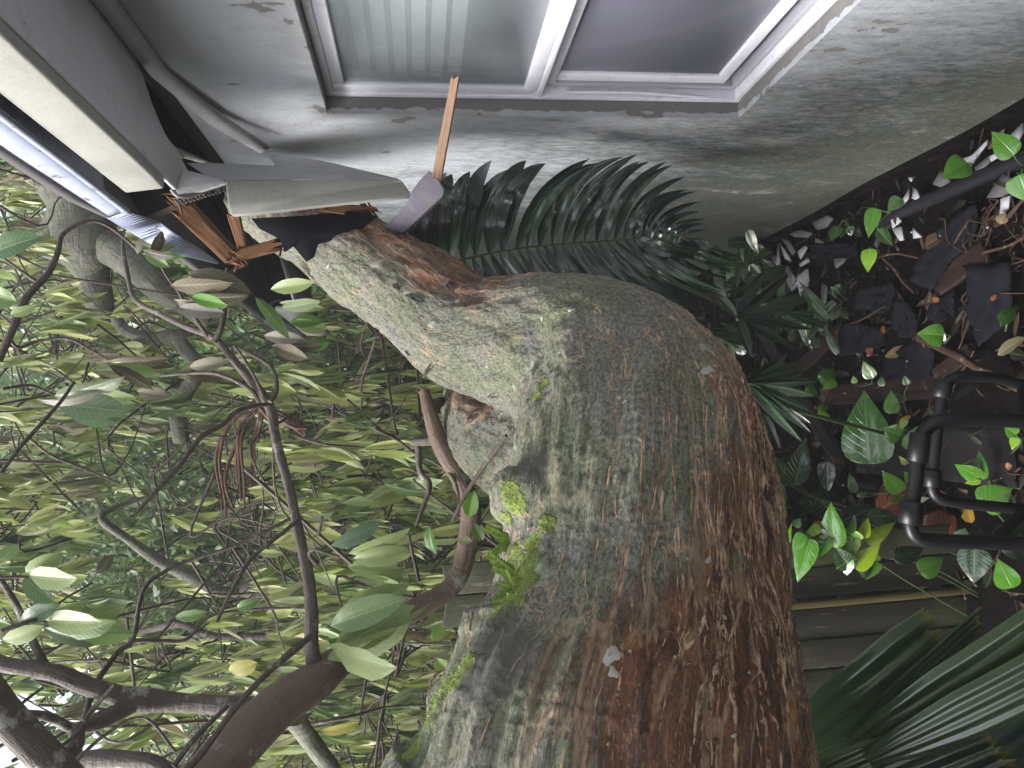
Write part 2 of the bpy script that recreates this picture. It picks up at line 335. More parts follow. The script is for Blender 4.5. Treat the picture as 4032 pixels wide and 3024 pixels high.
def frames(c):
    t = np.gradient(c, axis=0); t /= np.linalg.norm(t, axis=1)[:, None] + 1e-12
    a = np.array([0, 0, 1.]) if abs(t[0][2]) < .9 else np.array([1., 0, 0]); n = nrm(np.cross(t[0], a)); N = [n]
    for i in range(1, len(c)):
        n = N[-1] - t[i] * (N[-1] @ t[i]); N.append(nrm(n))
    N = np.array(N); return t, N, np.cross(t, N)
def tube(mb, c, r, sides=10, cap=True, rough=0., seed=0, grain=False):
    c = np.asarray(c, float); r = np.broadcast_to(np.asarray(r, float), (len(c),)).copy()
    t, n, b = frames(c); th = np.linspace(0, 2 * math.pi, sides, endpoint=False)
    s = np.concatenate([[0], np.cumsum(np.linalg.norm(np.diff(c, axis=0), axis=1))])
    rr = np.repeat(r[:, None], sides, 1)
    if rough:
        g = np.random.default_rng(seed)
        for fr, am in ((2, 1.), (3, .7), (5, .5)):
            ph = g.uniform(0, 6.28, 2); rr = rr * (1 + rough * am * np.sin(fr * th[None, :] + ph[0] + s[:, None] / max(r.mean() * 3, 1e-4)) * np.sin(s[:, None] / max(r.mean() * 2.3, 1e-4) * .8 + ph[1] + fr))
    v = c[:, None, :] + rr[..., None] * (np.cos(th)[None, :, None] * n[:, None, :] + np.sin(th)[None, :, None] * b[:, None, :])
    i = np.arange(len(c) - 1)[:, None] * sides; j = np.arange(sides)[None, :]; j2 = (j + 1) % sides
    f = np.stack([i + j, i + j2, i + sides + j2, i + sides + j], -1).reshape(-1, 4)
    bk = np.stack([np.repeat(s[:, None], sides, 1), r[:, None] * np.cos(th)[None, :], r[:, None] * np.sin(th)[None, :]], -1).reshape(-1, 3)
    kw = {'grain': bk} if grain else {'bark': bk}
    mb.add(v.reshape(-1, 3), f, **kw)
    if cap:
        for row, rev in ((0, True), (len(c) - 1, False)):
            ring = v[row]; cc = c[row] + (t[row] * (-1 if rev else 1)) * r[row] * .12
            vv = np.vstack([ring, cc]); jj = np.arange(sides); ff = np.stack([jj, (jj + 1) % sides, np.full(sides, sides)], -1)
            kw = {('grain' if grain else 'bark'): np.repeat(bk.reshape(len(c), sides, 3)[row].mean(0)[None], len(vv), 0)}
            mb.add(vv, ff[:, ::-1] if rev else ff, **kw)
def wob(c, amp, seed, fr=3.):
    g = np.random.default_rng(seed); s = np.concatenate([[0], np.cumsum(np.linalg.norm(np.diff(c, axis=0), axis=1))]); o = c.copy()
    for a in range(3):
        for k2 in range(3): o[:, a] += amp / (k2 + 1) * np.sin(s * fr * 6.28 * (k2 + 1) * .7 + g.uniform(0, 6.28))
    return o
PROF = {
    'fig': [(0, .02), (.04, .16), (.15, .55), (.32, .90), (.5, 1.), (.68, .92), (.82, .66), (.92, .32), (.97, .12), (1, .01)],
    'small': [(0, .1), (.25, .8), (.5, 1.), (.75, .75), (1, .05)],
    'heart': [(0, .30), (.03, .62), (.10, .88), (.22, 1.), (.38, .97), (.55, .80), (.72, .52), (.86, .25), (.95, .08), (1, .01)],
    'blade': [(0, .12), (.06, .5), (.2, .92), (.4, 1.), (.65, .85), (.85, .5), (.95, .22), (1, .02)],
    'blunt': [(0, .18), (.06, .5), (.2, .9), (.45, 1.), (.7, .95), (.9, .86), (1, .72)],
}
def leaves(mb, base, d, n, L, W, bend, fold, col, prof='fig', cols=(-1, -.5, 0, .5, 1), wave=.0, tw=None, cup=0.):
    base = np.atleast_2d(base).astype(float); N = len(base)
    d = np.broadcast_to(np.atleast_2d(d), (N, 3)).astype(float); n = np.broadcast_to(np.atleast_2d(n), (N, 3)).astype(float)
    L, W, bend, fold = [np.broadcast_to(np.asarray(a, float), (N,)) for a in (L, W, bend, fold)]
    col = np.broadcast_to(np.atleast_2d(col), (N, 3))
    d = d / (np.linalg.norm(d, axis=1)[:, None] + 1e-9); n = n - d * (n * d).sum(1)[:, None]; n = n / (np.linalg.norm(n, axis=1)[:, None] + 1e-9)
    pr = np.array(PROF[prof]); t = pr[:, 0]; wf = pr[:, 1]; K = len(t); S = np.array(cols, float); G = len(S)
    b = np.cross(d, n)
    ang = bend[:, None] * t[None]; bb = np.where(np.abs(bend) < 1e-3, 1e-3, bend)[:, None]
    x = L[:, None] * np.sin(bb * t) / bb; z = -L[:, None] * (1 - np.cos(bb * t)) / bb
    ctr = base[:, None] + d[:, None] * x[..., None] + n[:, None] * z[..., None]
    n2 = n[:, None] * np.cos(ang)[..., None] + d[:, None] * np.sin(ang)[..., None]
    b2 = np.repeat(b[:, None], K, 1)
    if tw is not None:
        ta = np.asarray(tw)[:, None] * t[None]; b3 = b2 * np.cos(ta)[..., None] + n2 * np.sin(ta)[..., None]; n2 = n2 * np.cos(ta)[..., None] - b2 * np.sin(ta)[..., None]; b2 = b3
    hw = W[:, None] * .5 * wf[None]
    side = hw[..., None] * S[None, None]
    up = np.abs(side) * np.sin(fold)[:, None, None] - cup * hw[..., None] * (S ** 2)[None, None]
    if wave: up = up + wave * W[:, None, None] * (np.abs(S) ** 1.5)[None, None] * np.sin(t[None, :, None] * 17 + np.sign(S)[None, None] * 1.3 + RNG.uniform(0, 6.28, (N, 1, 1)))
    v = ctr[:, :, None] + b2[:, :, None] * (side * np.cos(fold)[:, None, None])[..., None] + n2[:, :, None] * up[..., None]
    luv = np.zeros((N, K, G, 3)); luv[..., 0] = t[None, :, None]; luv[..., 1] = S[None, None]
    cc = np.repeat(col, K * G, 0)
    i = (np.arange(N) * K * G)[:, None, None]; r = (np.arange(K - 1) * G)[None, :, None]; g = np.arange(G - 1)[None, None]
    q = i + r + g; f = np.stack([q, q + 1, q + G + 1, q + G], -1).reshape(-1, 4)
    mb.add(v.reshape(-1, 3), f, col=cc, luv=luv.reshape(-1, 3))
def rdir(n, g=RNG):
    v = g.normal(size=(n, 3)); return v / np.linalg.norm(v, axis=1)[:, None]
def prism(mb, poly, nrm_, th, wav=0., **at):
    """A polygon (world points, rough plane) given a thickness."""
    poly = np.asarray(poly, float); N = len(poly); up = poly + np.asarray(nrm_) * th
    c0 = poly.mean(0); c1 = up.mean(0); v = np.vstack([poly, up, c0, c1]); j = np.arange(N); j2 = (j + 1) % N
    mb.add(v, np.stack([j, j2, j2 + N, j + N], -1)); mb.f.append((np.concatenate([np.stack([j2, j, np.full(N, 2 * N)], -1), np.stack([j + N, j2 + N, np.full(N, 2 * N + 1)], -1)]), mb.n - len(v)))
def grained(mb, a, b, wd, th, up, n=2, jag=0., taper=None, seed=0):
    """Timber from a to b with optional splintered far end."""
    a = np.asarray(a, float); b = np.asarray(b, float); t = nrm(b - a); s = nrm(np.cross(t, up)); u = np.cross(s, t); L = np.linalg.norm(b - a); g = np.random.default_rng(seed)
    K = 9; vs = []; gr = []
    ws = np.linspace(-.5, .5, K)
    for i, x in enumerate(np.linspace(0, 1, 7)):
        wx = wd * (1 if taper is None else 1 + (taper - 1) * x)
        for q in (-.5, .5):
            for w_ in ws:
                e = (g.uniform(-jag, jag) if i == 6 else (g.uniform(-jag, jag) * .6 if i == 0 and jag else 0)); wob_ = g.normal(0, .02) * wx if jag else 0
                pnt = a + t * (x * L + e) + s * (w_ * wx) + u * (q * th + wob_); vs.append(pnt); gr.append((x * L, w_ * wx, q * th))
    vs = np.array(vs); gr = np.array(gr); F = []; per = 2 * K; loop = list(range(K)) + list(range(2 * K - 1, K - 1, -1))
    for i in range(6):
        for j in range(len(loop)):
            p0, p1 = loop[j], loop[(j + 1) % len(loop)]; F.append([i * per + p0, i * per + p1, (i + 1) * per + p1, (i + 1) * per + p0])
    for row, rv in ((0, 1), (6, 0)):
        for j in range(K - 1):
            q = [row * per + j, row * per + j + 1, row * per + K + j + 1, row * per + K + j]; F.append(q if rv else q[::-1])
    mb.add(vs, F, grain=gr)
GZ = -1.65
HAZE = .006

# ------------------------------------------------------------------ the ground
g = MB(); n = 90; xs = np.concatenate([np.linspace(-22, -4.2, 10), np.linspace(-4, 4, n), np.linspace(4.2, 16, 8)]); ys = np.concatenate([np.linspace(-9, -2.2, 6), np.linspace(-2, 7, 110), np.linspace(7.4, 24, 12)])
XX, YY = np.meshgrid(xs, ys, indexing='ij'); ZZ = np.zeros_like(XX)
for i in range(XX.shape[0]):
    for j in range(XX.shape[1]):
        if abs(XX[i, j]) < 4 and -2 < YY[i, j] < 7:
            ZZ[i, j] = .030 * mnoise.noise((XX[i, j] * 3, YY[i, j] * 3, 0)) + .016 * mnoise.noise((XX[i, j] * 11, YY[i, j] * 11, 5))
nx, ny = XX.shape; i, j = np.meshgrid(np.arange(nx - 1), np.arange(ny - 1), indexing='ij'); q = (i * ny + j).ravel()
g.add(np.stack([XX, YY, ZZ + GZ], -1).reshape(-1, 3), np.stack([q, q + ny, q + ny + 1, q + 1], -1))
tag(g.build('ground', M['soil']), kind='structure')

# ------------------------------------------------------------------ the house
WX = .80; Y0, Y1 = -1.6, 4.2; WY0, WY1 = .92, 1.955; WZ0, WZ1 = -.88, .212; RVX = .858
house = thing('house', 'white plastered house with a weather-stained wall, peeling window reveal and a broken eave', 'house', (1.6, 1.5, GZ))
m = MB()
zs = [GZ - .1, WZ0, WZ1, .555]; ysp = [Y0, WY0, WY1, Y1]
for a in range(3):
    for b in range(3):
        if a == 1 and b == 1: continue
        m.add([(WX, ysp[a], zs[b]), (WX, ysp[a + 1], zs[b]), (WX, ysp[a + 1], zs[b + 1]), (WX, ysp[a], zs[b + 1])], [[0, 3, 2, 1]])
# back and end faces give the wall its thickness
m.add([(WX, Y1, zs[0]), (WX + .15, Y1, zs[0]), (WX + .15, Y1, zs[3]), (WX, Y1, zs[3])], [[0, 3, 2, 1]])
m.add([(WX, Y0, zs[0]), (WX + .15, Y0, zs[0]), (WX + .15, Y0, zs[3]), (WX, Y0, zs[3])], [[0, 1, 2, 3]])
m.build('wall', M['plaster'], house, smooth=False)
# plinth: dark base strip of the wall, just proud of it
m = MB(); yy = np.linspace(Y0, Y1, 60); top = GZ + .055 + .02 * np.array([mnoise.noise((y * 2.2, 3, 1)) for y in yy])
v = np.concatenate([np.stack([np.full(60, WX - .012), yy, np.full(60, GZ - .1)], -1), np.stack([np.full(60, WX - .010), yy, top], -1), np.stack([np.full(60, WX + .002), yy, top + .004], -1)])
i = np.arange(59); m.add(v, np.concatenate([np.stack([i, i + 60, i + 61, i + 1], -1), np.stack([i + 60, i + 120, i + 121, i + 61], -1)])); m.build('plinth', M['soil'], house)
# window
win = thing('window', None, None, (0, 0, 0)); win.parent = house; win.matrix_parent_inverse = Matrix.Translation(-house.location)
m = MB()
def quad(a, b, c, d): m.add([a, b, c, d], [[0, 1, 2, 3]])
quad((WX, WY1, WZ0), (RVX, WY1, WZ0), (RVX, WY1, WZ1), (WX, WY1, WZ1))
quad((WX, WY0, WZ0), (WX, WY0, WZ1), (RVX, WY0, WZ1), (RVX, WY0, WZ0))
quad((WX, WY0, WZ0), (RVX, WY0, WZ0), (RVX, WY1, WZ0), (WX, WY1, WZ0))
quad((WX, WY0, WZ1), (WX, WY1, WZ1), (RVX, WY1, WZ1), (RVX, WY0, WZ1))
m.build('reveal', M['reveal'], win, smooth=False)
def bars(name, lst, mat, par=win, bw=.003):
    mm = MB()
    for lo, hi in lst: bx_(mm, lo, hi)
    return bevel(mm.build(name, mat, par, smooth=False), bw)
e = .0015
bars('window_frame', [((.842, WY1 - .022, WZ0), (.905, WY1 - e, WZ1)), ((.842, WY0 + e, WZ0), (.905, WY0 + .022, WZ1)),
                      ((.842, WY0 + .022, WZ1 - .020), (.905, WY1 - .022, WZ1 - e)), ((.842, WY0 + .022, WZ0 + e), (.905, WY1 - .022, WZ0 + .018))], M['alu'])
bars('window_track', [((.868, WY1 - .040, WZ0 + .018), (.903, WY1 - .0225, -.33)), ((.868, WY0 + .0225, WZ0 + .0185), (.903, WY0 + .04, WZ1 - .0205)), ((.866, WY0 + .04, WZ0 + .0185), (.903, WY1 - .04, WZ0 + .032))], M['track'])
us = bars('upper_sash', [((.846, WY1 - .060, -.312), (.866, WY1 - .0225, WZ1 - .0205)), ((.846, WY0 + .0225, -.312), (.866, WY0 + .06, WZ1 - .0205)),
                    ((.846, WY0 + .06, WZ1 - .050), (.866, WY1 - .06, WZ1 - .0205)), ((.844, WY0 + .045, -.322), (.866, WY1 - .045, -.288)), ((.840, WY0 + .0225, -.338), (.8655, WY1 - .0225, -.3225))], M['alu'])
ls_ = bars('lower_sash', [((.876, WY1 - .082, -.826), (.894, WY1 - .042, -.345)), ((.876, WY0 + .042, -.826), (.894, WY0 + .08, -.345)),
                    ((.876, WY0 + .08, -.826), (.894, WY1 - .082, -.795)), ((.870, WY0 + .024, -.372), (.8935, WY1 - .024, -.3385))], M['alu'])
m = MB(); bx_(m, (.855, WY0 + .058, -.29), (.859, WY1 - .058, WZ1 - .048)); m.build('upper_pane', M['glass_up'], us, smooth=False)
m = MB(); bx_(m, (.884, WY0 + .078, -.797), (.888, WY1 - .080, -.37)); m.build('lower_pane', M['glass_low'], ls_, smooth=False)
# a strip of flyscreen beading that has sprung loose across the lower corner
m = MB(); tube(m, spline([(.852, WY1 - .03, -.40), (.850, WY1 - .036, -.6), (.847, WY1 - .012, -.86)], 8), .004, 6); m.build('loose_beading', M['alu'], win)
# horizontal blind behind the upper pane
m = MB()
for i, z in enumerate(np.arange(-.125, .20, .044)):
    v = np.array([(.878, WY0 + .03, z), (.878, WY1 - .03, z), (.892, WY1 - .03, z + .031), (.892, WY0 + .03, z + .031)]); m.add(v, [[0, 3, 2, 1]]); m.add(v + (.002, 0, 0), [[0, 1, 2, 3]])
m.build('blind', M['blind'], win, smooth=False)
m = MB(); bx_(m, (.96, .2, -1.2), (2.6, 2.9, .5)); ob = m.build('dim_room', M['room'], house, smooth=False); ob.data.flip_normals()
me = ob.data
import bmesh
b_ = bmesh.new(); b_.from_mesh(me); b_.faces.ensure_lookup_table()
fx = [f for f in b_.faces if abs(f.calc_center_median().x - .96) < .01]; bmesh.ops.delete(b_, geom=fx, context='FACES'); b_.to_mesh(me); b_.free()

# eave: fascia, soffit, roof
FX = .50; FYB = 1.632
m = MB(); yy = np.linspace(Y0, FYB, 30); g2 = np.random.default_rng(3)
def strip(mm, A, B, th, nv):
    """Sheet between polylines A and B (n,3), thickened along nv."""
    A = np.asarray(A, float); B = np.asarray(B, float); n_ = len(A); nv = np.asarray(nv, float)
    v = np.concatenate([A, B, A + nv * th, B + nv * th]); i = np.arange(n_ - 1)
    F = [np.stack([i, i + 1, i + n_ + 1, i + n_], -1), np.stack([i + 2 * n_, i + 3 * n_, i + 3 * n_ + 1, i + 2 * n_ + 1], -1),
         np.stack([i, i + 2 * n_, i + 2 * n_ + 1, i + 1], -1), np.stack([i + n_, i + n_ + 1, i + 3 * n_ + 1, i + 3 * n_], -1),
         np.array([[0, n_, 3 * n_, 2 * n_], [n_ - 1, 3 * n_ - 1, 4 * n_ - 1, 2 * n_ - 1]])]
    mm.add(v, np.concatenate(F))
lo = np.stack([np.full(30, FX), yy, np.full(30, .500)], -1); hi = np.stack([np.full(30, FX), yy, np.full(30, .592)], -1)
lo[-1] += (0, -.012, .004); hi[-1] += (0, .02, 0)
strip(m, lo, hi, .022, (1, 0, 0)); ob = m.build('fascia', M['fascia'], house, smooth=False); bevel(ob, .006, 3)
# soffit sheet with a torn far end
A = np.array([RX(px, py, x) for px, py, x in ((545, 292, .795), (585, 400, .73), (620, 500, .66), (662, 590, .61), (700, 640, .575), (728, 640, .555), (715, 690, .54))])
fy = [A[k_][1] for k_ in range(len(A))]
m = MB(); n_ = 40; xs_ = np.linspace(FX + .0225, WX - .001, n_)
def RS(px, py): q = ray(px, py); return q * .38 / (q[2] - .25 * q[0])
tp = np.array([RS(*q) for q in ((690, 800), (700, 740), (735, 690), (725, 640), (690, 610), (640, 540), (600, 450), (570, 370), (548, 296), (520, 240))]); tp = tp[np.argsort(tp[:, 0])]
endy = np.interp(xs_, tp[:, 0], tp[:, 1]) + np.array([.006 * mnoise.noise((x * 60, 1, 2)) for x in xs_])
Aline = np.stack([xs_, np.full(n_, Y0), .505 + (xs_ - FX) / .3 * .075], -1); Bline = Aline.copy(); Bline[:, 1] = endy
nseg = 12; rows = np.stack([Aline + (Bline - Aline) * t for t in np.linspace(0, 1, nseg)]); 
vv = rows.reshape(-1, 3); i, j = np.meshgrid(np.arange(nseg - 1), np.arange(n_ - 1), indexing='ij'); q = (i * n_ + j).ravel(); ff = np.stack([q, q + 1, q + n_ + 1, q + n_], -1)
m.add(vv, ff); ob = m.build('soffit', M['soffit'], house); sm = ob.modifiers.new('thick', 'SOLIDIFY'); sm.thickness = .008
# quad moulding along the wall, cracked loose past the tear
m = MB(); strip(m, [(WX - .012, Y0, .578), (WX - .012, 1.72, .566), (WX - .03, 1.95, .50), (WX - .05, 2.09, .41)], [(WX - .002, Y0, .54), (WX - .002, 1.72, .528), (WX - .012, 1.95, .465), (WX - .03, 2.10, .385)], .010, (-.8, 0, -.5)); m.build('moulding', M['soffit'], house)
# roof above: slopes up from the drip edge over the house
m = MB(); rp = [(.506, Y0, .705), (.506, 1.72, .705), (.506, 2.05, .65), (.506, 2.75, .66), (.506, Y1 + .1, .705)]; rq = [(3.2, y, 1.85) for _, y, _ in rp]
strip(m, rp, rq, .03, (0, 0, 1)); m.build('roof', M['roof'], house, smooth=False)
m = MB(); bx_(m, (.96, Y0, .60), (3.2, Y1, .62)); bx_(m, (3.2, Y0, .0), (3.22, Y1, 1.9)); m.build('ceiling', M['rafter'], house, smooth=False)
for y in (Y0, Y1):
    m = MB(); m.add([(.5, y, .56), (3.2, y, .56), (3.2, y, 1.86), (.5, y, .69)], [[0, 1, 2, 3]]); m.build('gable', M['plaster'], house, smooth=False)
m = MB(); bx_(m, (WX + .02, Y0 + .05, .56), (WX + .1, Y1 - .05, .61)); m.build('wall_plate', M['rafter'], house, smooth=False)
for i, y in enumerate((.4, 1.0, 1.98, 2.7, 3.4)):
    m = MB(); grained(m, (.55, y, .625), (1.6, y, 1.08), .04, .09, np.array([0, 0, 1.]), seed=i); m.build('rafter', M['rafter'], house, smooth=False)
# metal drip edge bent down where the limb struck
GX = .492
inner = spline([RX(-300, 180, GX), RX(0, 430, GX), RX(260, 630, GX), RX(515, 832, GX)], 8)
outer = spline([RX(-300, 330, GX - .004), RX(0, 566, GX - .004), RX(225, 715, GX - .004), RX(430, 850, GX - .004)], 8)
m = MB(); strip(m, inner, outer, .002, (1, 0, 0)); lip = inner + np.array([-.006, 0, -.001]); lip2 = inner + np.array([-.007, 0, .010]); strip(m, lip, lip2, .0015, (-1, 0, 0)); strip(m, outer, outer + np.array([.14, 0, .02]), .002, (0, 0, 1))
m.build('drip_edge', M['galv'], house, smooth=False)
e_in, e_out = inner[-1] @ F_, outer[-1] @ F_
inner = spline([P(500, 832, e_in - .01), P(620, 872, e_in + .02), P(700, 925, e_in + .03), P(780, 975, e_in + .04), P(864, 1034, e_in + .06)], 8)
outer = spline([P(425, 860, e_out - .01), P(500, 905, e_out), P(600, 962, e_out + .02), P(720, 1005, e_out - .02), P(860, 1040, e_in + .06)], 8)
m = MB(); strip(m, inner, outer, .002, (0, 0, 1)); lip = inner + (outer - inner) * .10 + np.array([0, 0, .012]); strip(m, inner, lip, .002, (0, 0, 1)); tag(m.build('bent_drip_edge', M['galv'], house, smooth=True), 'drip edge section bent down at the break')
# torn metal lath at the broken end of the fascia
m = MB(); a0, a1 = P(683, 762, 1.66), P(880, 722, 1.74); dn = P(690, 815, 1.66) - a0
for i in range(13):
    for r_ in range(4):
        x0 = a0 + (a1 - a0) * ((i + .5 * (r_ % 2)) / 13.) + dn * r_ / 4 * (1 - .35 * i / 13); x1 = a0 + (a1 - a0) * ((i + .5 + .5 * (r_ % 2)) / 13.) + dn * (r_ + .85) / 4 * (1 - .35 * i / 13)
        x2 = a0 + (a1 - a0) * ((i + 1 + .5 * (r_ % 2)) / 13.) + dn * r_ / 4 * (1 - .35 * i / 13)
        if RNG.random() < .88: tube(m, [x0, x1], .0016, 5, False)
        if RNG.random() < .88: tube(m, [x1, x2], .0016, 5, False)
tube(m, spline([P(675, 745, 1.65), P(700, 770, 1.655), P(740, 772, 1.67), P(800, 752, 1.70), P(885, 720, 1.74)], 6), .005, 6); m.build('torn_lath', M['lath'], house)
# the hanging end of the eave: a strip of fascia and its soffit sheet, folded down
def sheet(polyd, th, nv, name, mat, label=None, par=house, bev=.002):
    mm = MB(); prism(mm, [P(*a) for a in polyd], nv, th); ob = mm.build(name, mat, par, smooth=False)
    if bev: bevel(ob, bev)
    return tag(ob, label)
sheet([(888, 712, 1.70), (1200, 708, 1.73), (1420, 706, 1.76), (1585, 716, 1.80), (1622, 770, 1.80), (1420, 792, 1.76), (1240, 812, 1.73), (1010, 838, 1.70), (908, 846, 1.685), (898, 800, 1.69)], .022, F_, 'broken_fascia', M['fascia'], 'fascia end hanging down from the break')
sheet([(735, 642, 1.69), (800, 640, 1.74), (920, 645, 1.80), (1050, 652, 1.84), (1130, 652, 1.86), (1046, 606, 1.93), (1100, 604, 1.94), (1300, 640, 1.93), (1560, 702, 1.86), (1585, 715, 1.80), (1200, 707, 1.735), (888, 711, 1.70), (800, 686, 1.69)], .008, F_ + R_ * .3, 'broken_soffit', M['soffit'], 'soffit sheet torn down with the fascia end', bev=.001)
sheet([(728, 668, 1.66), (880, 708, 1.70), (884, 722, 1.70), (790, 752, 1.68), (700, 765, 1.65), (690, 740, 1.65)], .012, F_, 'broken_soffit', M['soffit'], 'small soffit shard at the break', bev=.001)
m = MB(); strip(m, [P(650, 560, 1.75), P(720, 590, 1.80), P(835, 640, 1.85)], [P(640, 578, 1.74), P(700, 612, 1.79), P(800, 640, 1.85)], .012, F_); m.build('moulding', M['fascia'], house)
# splintered eave timbers in the break
m = MB(); grained(m, P(705, 800, 1.72), P(915, 1015, 1.86), .046, .036, -F_, jag=.035, taper=.75, seed=4); m.build('splintered_rafter', M['rawwood'], house, smooth=False)
m = MB(); grained(m, P(905, 1012, 1.85), P(1112, 962, 1.84), .026, .022, -F_, jag=.04, taper=1.0, seed=5); grained(m, P(960, 985, 1.86), P(1150, 940, 1.86), .012, .012, -F_, jag=.03, taper=.4, seed=6); m.build('splintered_rafter', M['rawwood'], house, smooth=False)
m = MB(); grained(m, P(920, 846, 1.90), P(955, 975, 1.93), .03, .012, -F_, jag=.01, taper=.7, seed=7); m.build('broken_batten', M['rawwood'], house, smooth=False)
m = MB(); grained(m, P(1280, 818, 1.80), P(1440, 838, 1.82), .02, .02, -F_, jag=.03, taper=1.5, seed=8); m.build('splintered_rafter', M['rawwood'], house, smooth=False)
gs = np.random.default_rng(14)
for (px, py, d), (ex, ey), n_ in (((915, 1012, 1.85), (1.0, .25), 16), ((1090, 960, 1.84), (1.0, -.3), 14), ((712, 800, 1.71), (-.6, -.8), 10), ((1420, 836, 1.82), (1., .1), 9)):
    m = MB()
    for q in range(n_):
        a_ = P(px + gs.normal(0, 22), py + gs.normal(0, 22), d + gs.normal(0, .01)); an = math.atan2(ey, ex) + gs.normal(0, .35); ll = gs.uniform(20, 95); b_e = P(px + gs.normal(0, 15) + ll * math.cos(an), py + gs.normal(0, 15) + ll * math.sin(an), d + gs.normal(0, .02))
        tube(m, [a_, (a_ + b_e) / 2 + gs.normal(0, .002, 3), b_e], [.003, gs.uniform(.0015, .004), .0004], 4, False, 0, 0, True)
    tag(m.build('wood_splinters', M['rawwood'], house, smooth=False), None, None, None, 'stuff')
# torn felt hanging from the break over the limb
m = MB(); prism(m, [P(*a, 1.80) for a in ((990, 860), (1180, 850), (1400, 830), (1480, 850), (1400, 920), (1250, 960), (1235, 1010), (1205, 1030), (1180, 1000), (1150, 965), (1120, 990), (1100, 940), (1020, 900))], F_, .006); m.build('torn_felt', M['felt'], house, smooth=False)
# eave that still stands beyond the limb
m = MB(); yy = np.linspace(3.3, Y1, 8); strip(m, np.stack([np.full(8, FX), yy, np.full(8, .47)], -1), np.stack([np.full(8, FX), yy, np.full(8, .59)], -1), .022, (1, 0, 0)); ob = m.build('fascia', M['fascia'], house, smooth=False)
m = MB(); strip(m, np.stack([np.full(8, FX - .004), yy, np.full(8, .60)], -1), np.stack([np.full(8, FX - .05), yy, np.full(8, .64)], -1), .002, (0, 0, 1)); m.build('drip_edge', M['galv'], house, smooth=False)
m = MB(); strip(m, np.stack([np.full(8, FX + .023), yy, np.full(8, .505)], -1), np.stack([np.full(8, WX - .001), yy, np.full(8, .58)], -1), .008, (0, 0, 1)); m.build('soffit', M['soffit'], house, smooth=False)

# loose stick and cladding strip wedged between limb and wall
m = MB(); grained(m, P(1720, 705, 1.74), P(1795, 302, 1.62), .021, .016, -F_, jag=.008, taper=.75, seed=11)
tag(m.build('timber_batten', M['stick'], smooth=False), 'thin bare timber stick leaning against the wall below the window jamb', 'timber batten')
m = MB(); prism(m, [P(*a) for a in ((1690, 672, 1.73), (1715, 690, 1.73), (1735, 720, 1.73), (1750, 745, 1.73), (1745, 770, 1.73), (1590, 915, 1.79), (1500, 905, 1.80), (1545, 868, 1.78), (1600, 800, 1.76), (1625, 745, 1.74), (1660, 700, 1.735))], F_, .028)
tag(bevel(m.build('cladding_strip', M['granule'], smooth=False), .003) and bpy.context.scene.collection.objects['cladding_strip'], 'grainy purple-grey strip of eave cladding wedged between the limb and the wall', 'cladding strip')

# ------------------------------------------------------------------ the fallen tree
tree = thing('fallen_tree', 'huge fallen fig tree, its mossy brown trunk bent up through the broken eave', 'tree', P(2400, 2600, .95))
def path(pts, n=8):
    q = np.array([[*P(px, py, d), r] for px, py, d, r in pts]); return spline(q, n)
def WN(x, y, z, r): q = proj(np.array([x, y, z])); return (float(q[0]), float(q[1]), float(q[2]), r)
main = path([WN(-1.75, .95, -1.75, .36), WN(-1.22, .92, -1.0, .30), (2360, 3900, .93, .275), (2385, 3400, .94, .262), (2405, 3024, .98, .250), (2450, 2800, 1.021, .238), (2482, 2620, 1.058, .227), (2505, 2350, 1.118, .214), (2520, 2000, 1.20, .206), (2505, 1760, 1.32, .212), (2440, 1560, 1.43, .203),
             (2320, 1440, 1.51, .178), (2130, 1368, 1.60, .148), (1980, 1345, 1.66, .134), (1830, 1310, 1.72, .124), (1620, 1150, 1.82, .117), (1370, 1000, 1.93, .112), (1180, 880, 2.04, .10), (1000, 780, 2.2, .09)])
stub = path([(2240, 1830, 1.55, .13), (2000, 1750, 1.78, .115), (1900, 1640, 1.92, .105), (1930, 1480, 2.1, .10), (2050, 1300, 2.3, .09)])
side = path([(2300, 2900, 1.04, .15), (1990, 2700, 1.12, .075), (1940, 2640, 1.14, .045)])
mb = MB()
for pth in (main, stub, side):
    tube(mb, pth[:, :3], pth[:, 3], 40, True)
for px, py, d, r in ((2020, 2590, .99, .05), (1960, 2640, 1.01, .05), (1890, 2680, 1.05, .045), (1960, 2500, 1.0, .06), (1800, 2760, 1.05, .055), (2050, 1950, 1.10, .05), (3090, 2560, 1.04, .03), (2990, 2360, 1.05, .03)):
    c0 = P(px, py, d); tube(mb, [c0 - F_ * r, c0 - F_ * r * .6, c0, c0 + F_ * r * .6, c0 + F_ * r], [r * .3, r * .8, r, r * .8, r * .3], 14)
tmp = mb.build('tmp_trunk', M['trunk']); md = tmp.modifiers.new('r', 'REMESH'); md.mode = 'VOXEL'; md.voxel_size = .0085
ms = tmp.modifiers.new('s', 'SMOOTH'); ms.iterations = 14; ms.factor = .6; sb = tmp.modifiers.new('d', 'SUBSURF'); sb.levels = 1; sb.subdivision_type = 'CATMULL_CLARK'
dg = bpy.context.evaluated_depsgraph_get(); me = bpy.data.meshes.new_from_object(tmp.evaluated_get(dg)); bpy.data.objects.remove(tmp)
nv = len(me.vertices); V = np.zeros(nv * 3, np.float32); me.vertices.foreach_get('co', V); V = V.reshape(-1, 3).astype(float)
Nn = np.zeros(nv * 3, np.float32); me.vertices.foreach_get('normal', Nn); Nn = Nn.reshape(-1, 3).astype(float)
pc = main[:, :3]; s_ = np.concatenate([[0], np.cumsum(np.linalg.norm(np.diff(pc, axis=0), axis=1))]); tt, nn, bb_ = frames(pc)
